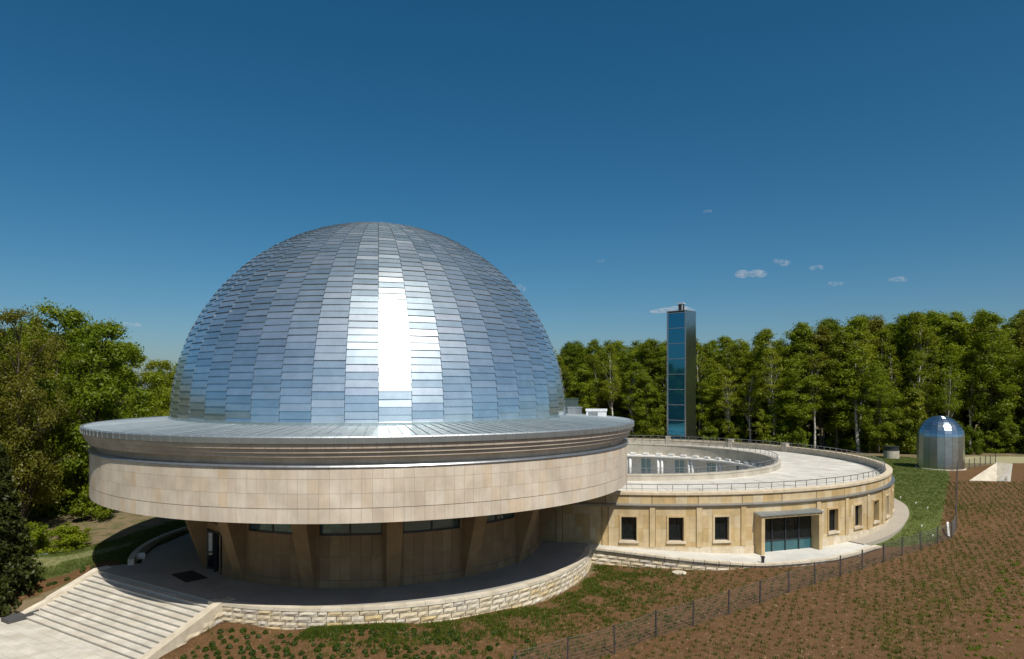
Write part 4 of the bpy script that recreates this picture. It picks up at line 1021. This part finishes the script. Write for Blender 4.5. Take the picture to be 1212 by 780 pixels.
def scatter(name, pts, nb_, hgt, wid, mat, lean=.6, sizes=None):
    """many small upright blades / leaves as one mass"""
    pts = np.asarray(pts); n = len(pts)*nb_; P = np.repeat(pts, nb_, 0).astype(float)
    sc = np.repeat(sizes if sizes is not None else np.ones(len(pts)), nb_)
    P[:, :2] += rng.normal(size=(n, 2))*(wid*1.6*sc)[:, None]
    z = ground_z(P[:, 0], P[:, 1]); an = rng.random(n)*6.283; h_ = hgt*sc*(.5+.8*rng.random(n)); w_ = wid*.42*(.6+.8*rng.random(n))
    dx, dy = np.cos(an), np.sin(an); ln = lean*h_*rng.random(n); a2 = rng.random(n)*6.283
    b0 = np.stack([P[:, 0]-dx*w_, P[:, 1]-dy*w_, z-.02], 1); b1 = np.stack([P[:, 0]+dx*w_, P[:, 1]+dy*w_, z-.02], 1)
    tp_ = np.stack([P[:, 0]+np.cos(a2)*ln, P[:, 1]+np.sin(a2)*ln, z+h_], 1)
    V = np.stack([b0, b1, tp_], 1).reshape(-1, 3); F = np.arange(3*n).reshape(-1, 3)
    me = npmesh(name, V, F); at = me.attributes.new('lv', 'FLOAT', 'POINT'); at.data.foreach_set('value', np.repeat(rng.random(n), 3).astype(np.float32))
    return link(name, me, mat)
# clods of earth
P = np.stack([rng.uniform(-18, 70, 60000), 26+60*rng.random(60000)**1.6], 1); k = inpoly(P[:, 0], P[:, 1], MULCH) & (np.hypot(P[:, 0]-DC[0], P[:, 1]-DC[1]) > PL_R+.4) & (np.hypot(P[:, 0]-RC[0], P[:, 1]-RC[1]) > 29.2) & (P[:, 0] < .78*P[:, 1]+2)
P = P[k][:17000]; n = len(P); z = ground_z(P[:, 0], P[:, 1]); sz_ = .025+.07*rng.random(n)**3; base = np.array([(1, 0, 0), (-.4, .9, 0), (-.6, -.8, 0), (0, 0, .8)])
V = base[None]*sz_[:, None, None]*(1+.4*rng.normal(size=(n, 4, 1))); an = rng.random(n)*6.28; ca_, sa_ = np.cos(an)[:, None], np.sin(an)[:, None]
V = np.stack([V[..., 0]*ca_-V[..., 1]*sa_+P[:, :1], V[..., 0]*sa_+V[..., 1]*ca_+P[:, 1:], V[..., 2]+z[:, None]-.005], -1).reshape(-1, 3)
F = (np.arange(n)[:, None, None]*4+np.array([(0, 1, 3), (1, 2, 3), (2, 0, 3)])[None]).reshape(-1, 3)
o = link('soil_clods', npmesh('soil_clods', V, F), plain('dry_clod', (.155, .09, .042), .95, 0, .5, 2)); tag(o, 'loose clods and wood chips lying over the brown mulch field', 'soil', kind='stuff')
# seedlings in rows over the field
pts = []; sz = []
ra = R_(38)
for i in range(-40, 150):
    for j in range(-10, 130):
        X = i*.62; Y = j*.55+(.27 if i % 2 else 0)
        x = 2+X*math.cos(ra)-Y*math.sin(ra); y = 24+X*math.sin(ra)+Y*math.cos(ra)
        if y < 27 or y > 80 or x > .78*y+3 or x < -20: continue
        pts.append((x+rng.normal()*.06, y+rng.normal()*.06))
pts = np.array(pts); inm = inpoly(pts[:, 0], pts[:, 1], MULCH)
rd_ = np.hypot(pts[:, 0]-DC[0], pts[:, 1]-DC[1]); rr2 = np.hypot(pts[:, 0]-RC[0], pts[:, 1]-RC[1])
keep = inm & (rd_ > PL_R+1.0) & (rr2 > 29.3) & ~((pts[:, 0] < 0) & (pts[:, 1] < 33)) & (rng.random(len(pts)) > .12)
o = scatter('seedlings', pts[keep], 14, .16, .05, M['leaf_tuft'], .8, .6+.7*rng.random(keep.sum())); tag(o, 'rows of tiny dark seedlings dotted over the brown mulch field', 'seedlings', kind='stuff')
# greener band in the field on the right
pts = []; 
while len(pts) < 2000:
    y = rng.uniform(28, 66); u = 1065+2.2*(y-28)+rng.normal()*55
    if u > 1240: continue
    x = (u-606.5)/806*y
    if math.sin(x*1.3+y*.35)+math.sin(x*.5-y*.6)+rng.normal()*.7 > -.3 and x > 17: pts.append((x, y))
pts = np.array(pts); rr2 = np.hypot(pts[:, 0]-RC[0], pts[:, 1]-RC[1]); inm = inpoly(pts[:, 0], pts[:, 1], MULCH)
o = scatter('field_grass', pts[inm & (rr2 > 31)], 8, .13, .04, M['leaf_weed'], .8, .5+.9*rng.random((inm & (rr2 > 31)).sum())); tag(o, 'thin green grass growing in bands over the brown field', 'grass', kind='stuff')
# weeds along the terrace wall
pts = []
while len(pts) < 3200:
    a = rng.uniform(R_(-2), R_(86)); wdt = 1.0+2.6*math.sin(max(0, (a-R_(-2))/R_(88))*2.2)
    rr_ = PL_R+.45+abs(rng.normal())*wdt*.95; x, y = DC[0]+rr_*math.sin(a), DC[1]-rr_*math.cos(a)
    if math.hypot(x-RC[0], y-RC[1]) < 27.6 or math.sin(x*2.1+y)+math.sin(y*2.3-x*.7)+rng.normal()*.6 < -.5: continue
    pts.append((x, y))
o = scatter('weeds', pts, 10, .16, .055, M['leaf_weed'], .9, .4+.9*rng.random(len(pts))); tag(o, 'ragged green weeds growing along the foot of the curved retaining wall', 'weeds', kind='stuff')
# grass blades on the lawns
def fill(poly, n, x0, x1, y0, y1, bad):
    P = np.stack([rng.uniform(x0, x1, n), rng.uniform(y0, y1, n)], 1); k = inpoly(P[:, 0], P[:, 1], poly); P = P[k]; return P[~bad(P)]
P = fill(LAWN_L, 30000, -38, -18, 37, 66, lambda P: inpoly(P[:, 0], P[:, 1], STRIP_L) | inpoly(P[:, 0], P[:, 1], DRY_L) | (np.hypot(P[:, 0]-DC[0], P[:, 1]-DC[1]) < 15.9) | (((P[:, 0]-ST0.x)*SW.x+(P[:, 1]-ST0.y)*SW.y) > -.6) & (P[:, 1] < 43.2))
o = scatter('lawn_grass', P, 4, .14, .05, M['leaf_grass']); tag(o, 'short green grass on the bank left of the terrace', 'grass', kind='stuff')
P = fill(LAWN_R, 48000, 24, 63, 49, 110, lambda P: (np.hypot(P[:, 0]-RC[0], P[:, 1]-RC[1]) < 27.4) | inpoly(P[:, 0], P[:, 1], MULCH))
o = scatter('lawn_grass', P, 4, .13, .06, M['leaf_grass']); tag(o, 'short green lawn between the ring building and the fence', 'grass', kind='stuff')

# ------------------------------------------------------------------ fair-weather clouds far off
scene.cycles.volume_bounces = 8
cm_, t, b_ = newmat('cloud_vapour'); t.nodes.remove(b_)
pv_ = N(t, 'ShaderNodeVolumePrincipled'); pv_.inputs['Color'].default_value = (.97, .97, .98, 1); pv_.inputs['Anisotropy'].default_value = -.1
tc = N(t, 'ShaderNodeTexCoord')
n_ = N(t, 'ShaderNodeTexNoise'); n_.inputs['Scale'].default_value = 4.6; n_.inputs['Detail'].default_value = 4; L(t, tc.outputs['Generated'], n_.inputs['Vector'])
rp = ramp(t, [(.38, (0, 0, 0)), (.62, (1, 1, 1))], n_.outputs[0])
mm = N(t, 'ShaderNodeMath', operation='MULTIPLY'); mm.inputs[1].default_value = .012; L(t, rp.outputs[0], mm.inputs[0]); L(t, mm.outputs[0], pv_.inputs['Density'])
L(t, pv_.outputs[0], t.nodes['Material Output'].inputs['Volume'])
CLOUDS = [(891, 324, 40, 11), (927, 310, 26, 10), (968, 316, 18, 6), (990, 335, 24, 6), (1063, 331, 28, 7), (617, 341, 14, 9), (712, 309, 10, 4), (158, 384, 26, 7), (796, 367, 60, 8), (838, 250, 12, 4)]
for i, (u, v, wpx, hpx) in enumerate(CLOUDS):
    y = 4200.; x = (u-606.5)/806*y; z = 11+(459-v)/806*y; wm_, hm_ = wpx/806*y, hpx/806*y
    bm = bmesh.new()
    rr_ = random.Random(i)
    for k in range(4):
        s = rr_.uniform(.5, .9); ox = (k-1.5)/3*wm_*.55; 
        mat = Matrix.Translation((ox, rr_.uniform(-.1, .1)*wm_, rr_.uniform(-.15, .2)*hm_)) @ Matrix.Diagonal((wm_*.28*s, wm_*.3*s, hm_*.55*s, 1))
        bmesh.ops.create_icosphere(bm, subdivisions=2, radius=1, matrix=mat)
    me = bpy.data.meshes.new('cloud'); bm.to_mesh(me); bm.free()
    o = link('cloud', me, cm_, None, (x, y, z)); tag(o, 'small white fair-weather cloud low in the blue sky', 'cloud', 'small clouds over the wood')
print('trees', nt_, 'tufts', cnt, 'objects', len(bpy.data.objects), 'tris', sum(len(m_.polygons) for m_ in bpy.data.meshes))
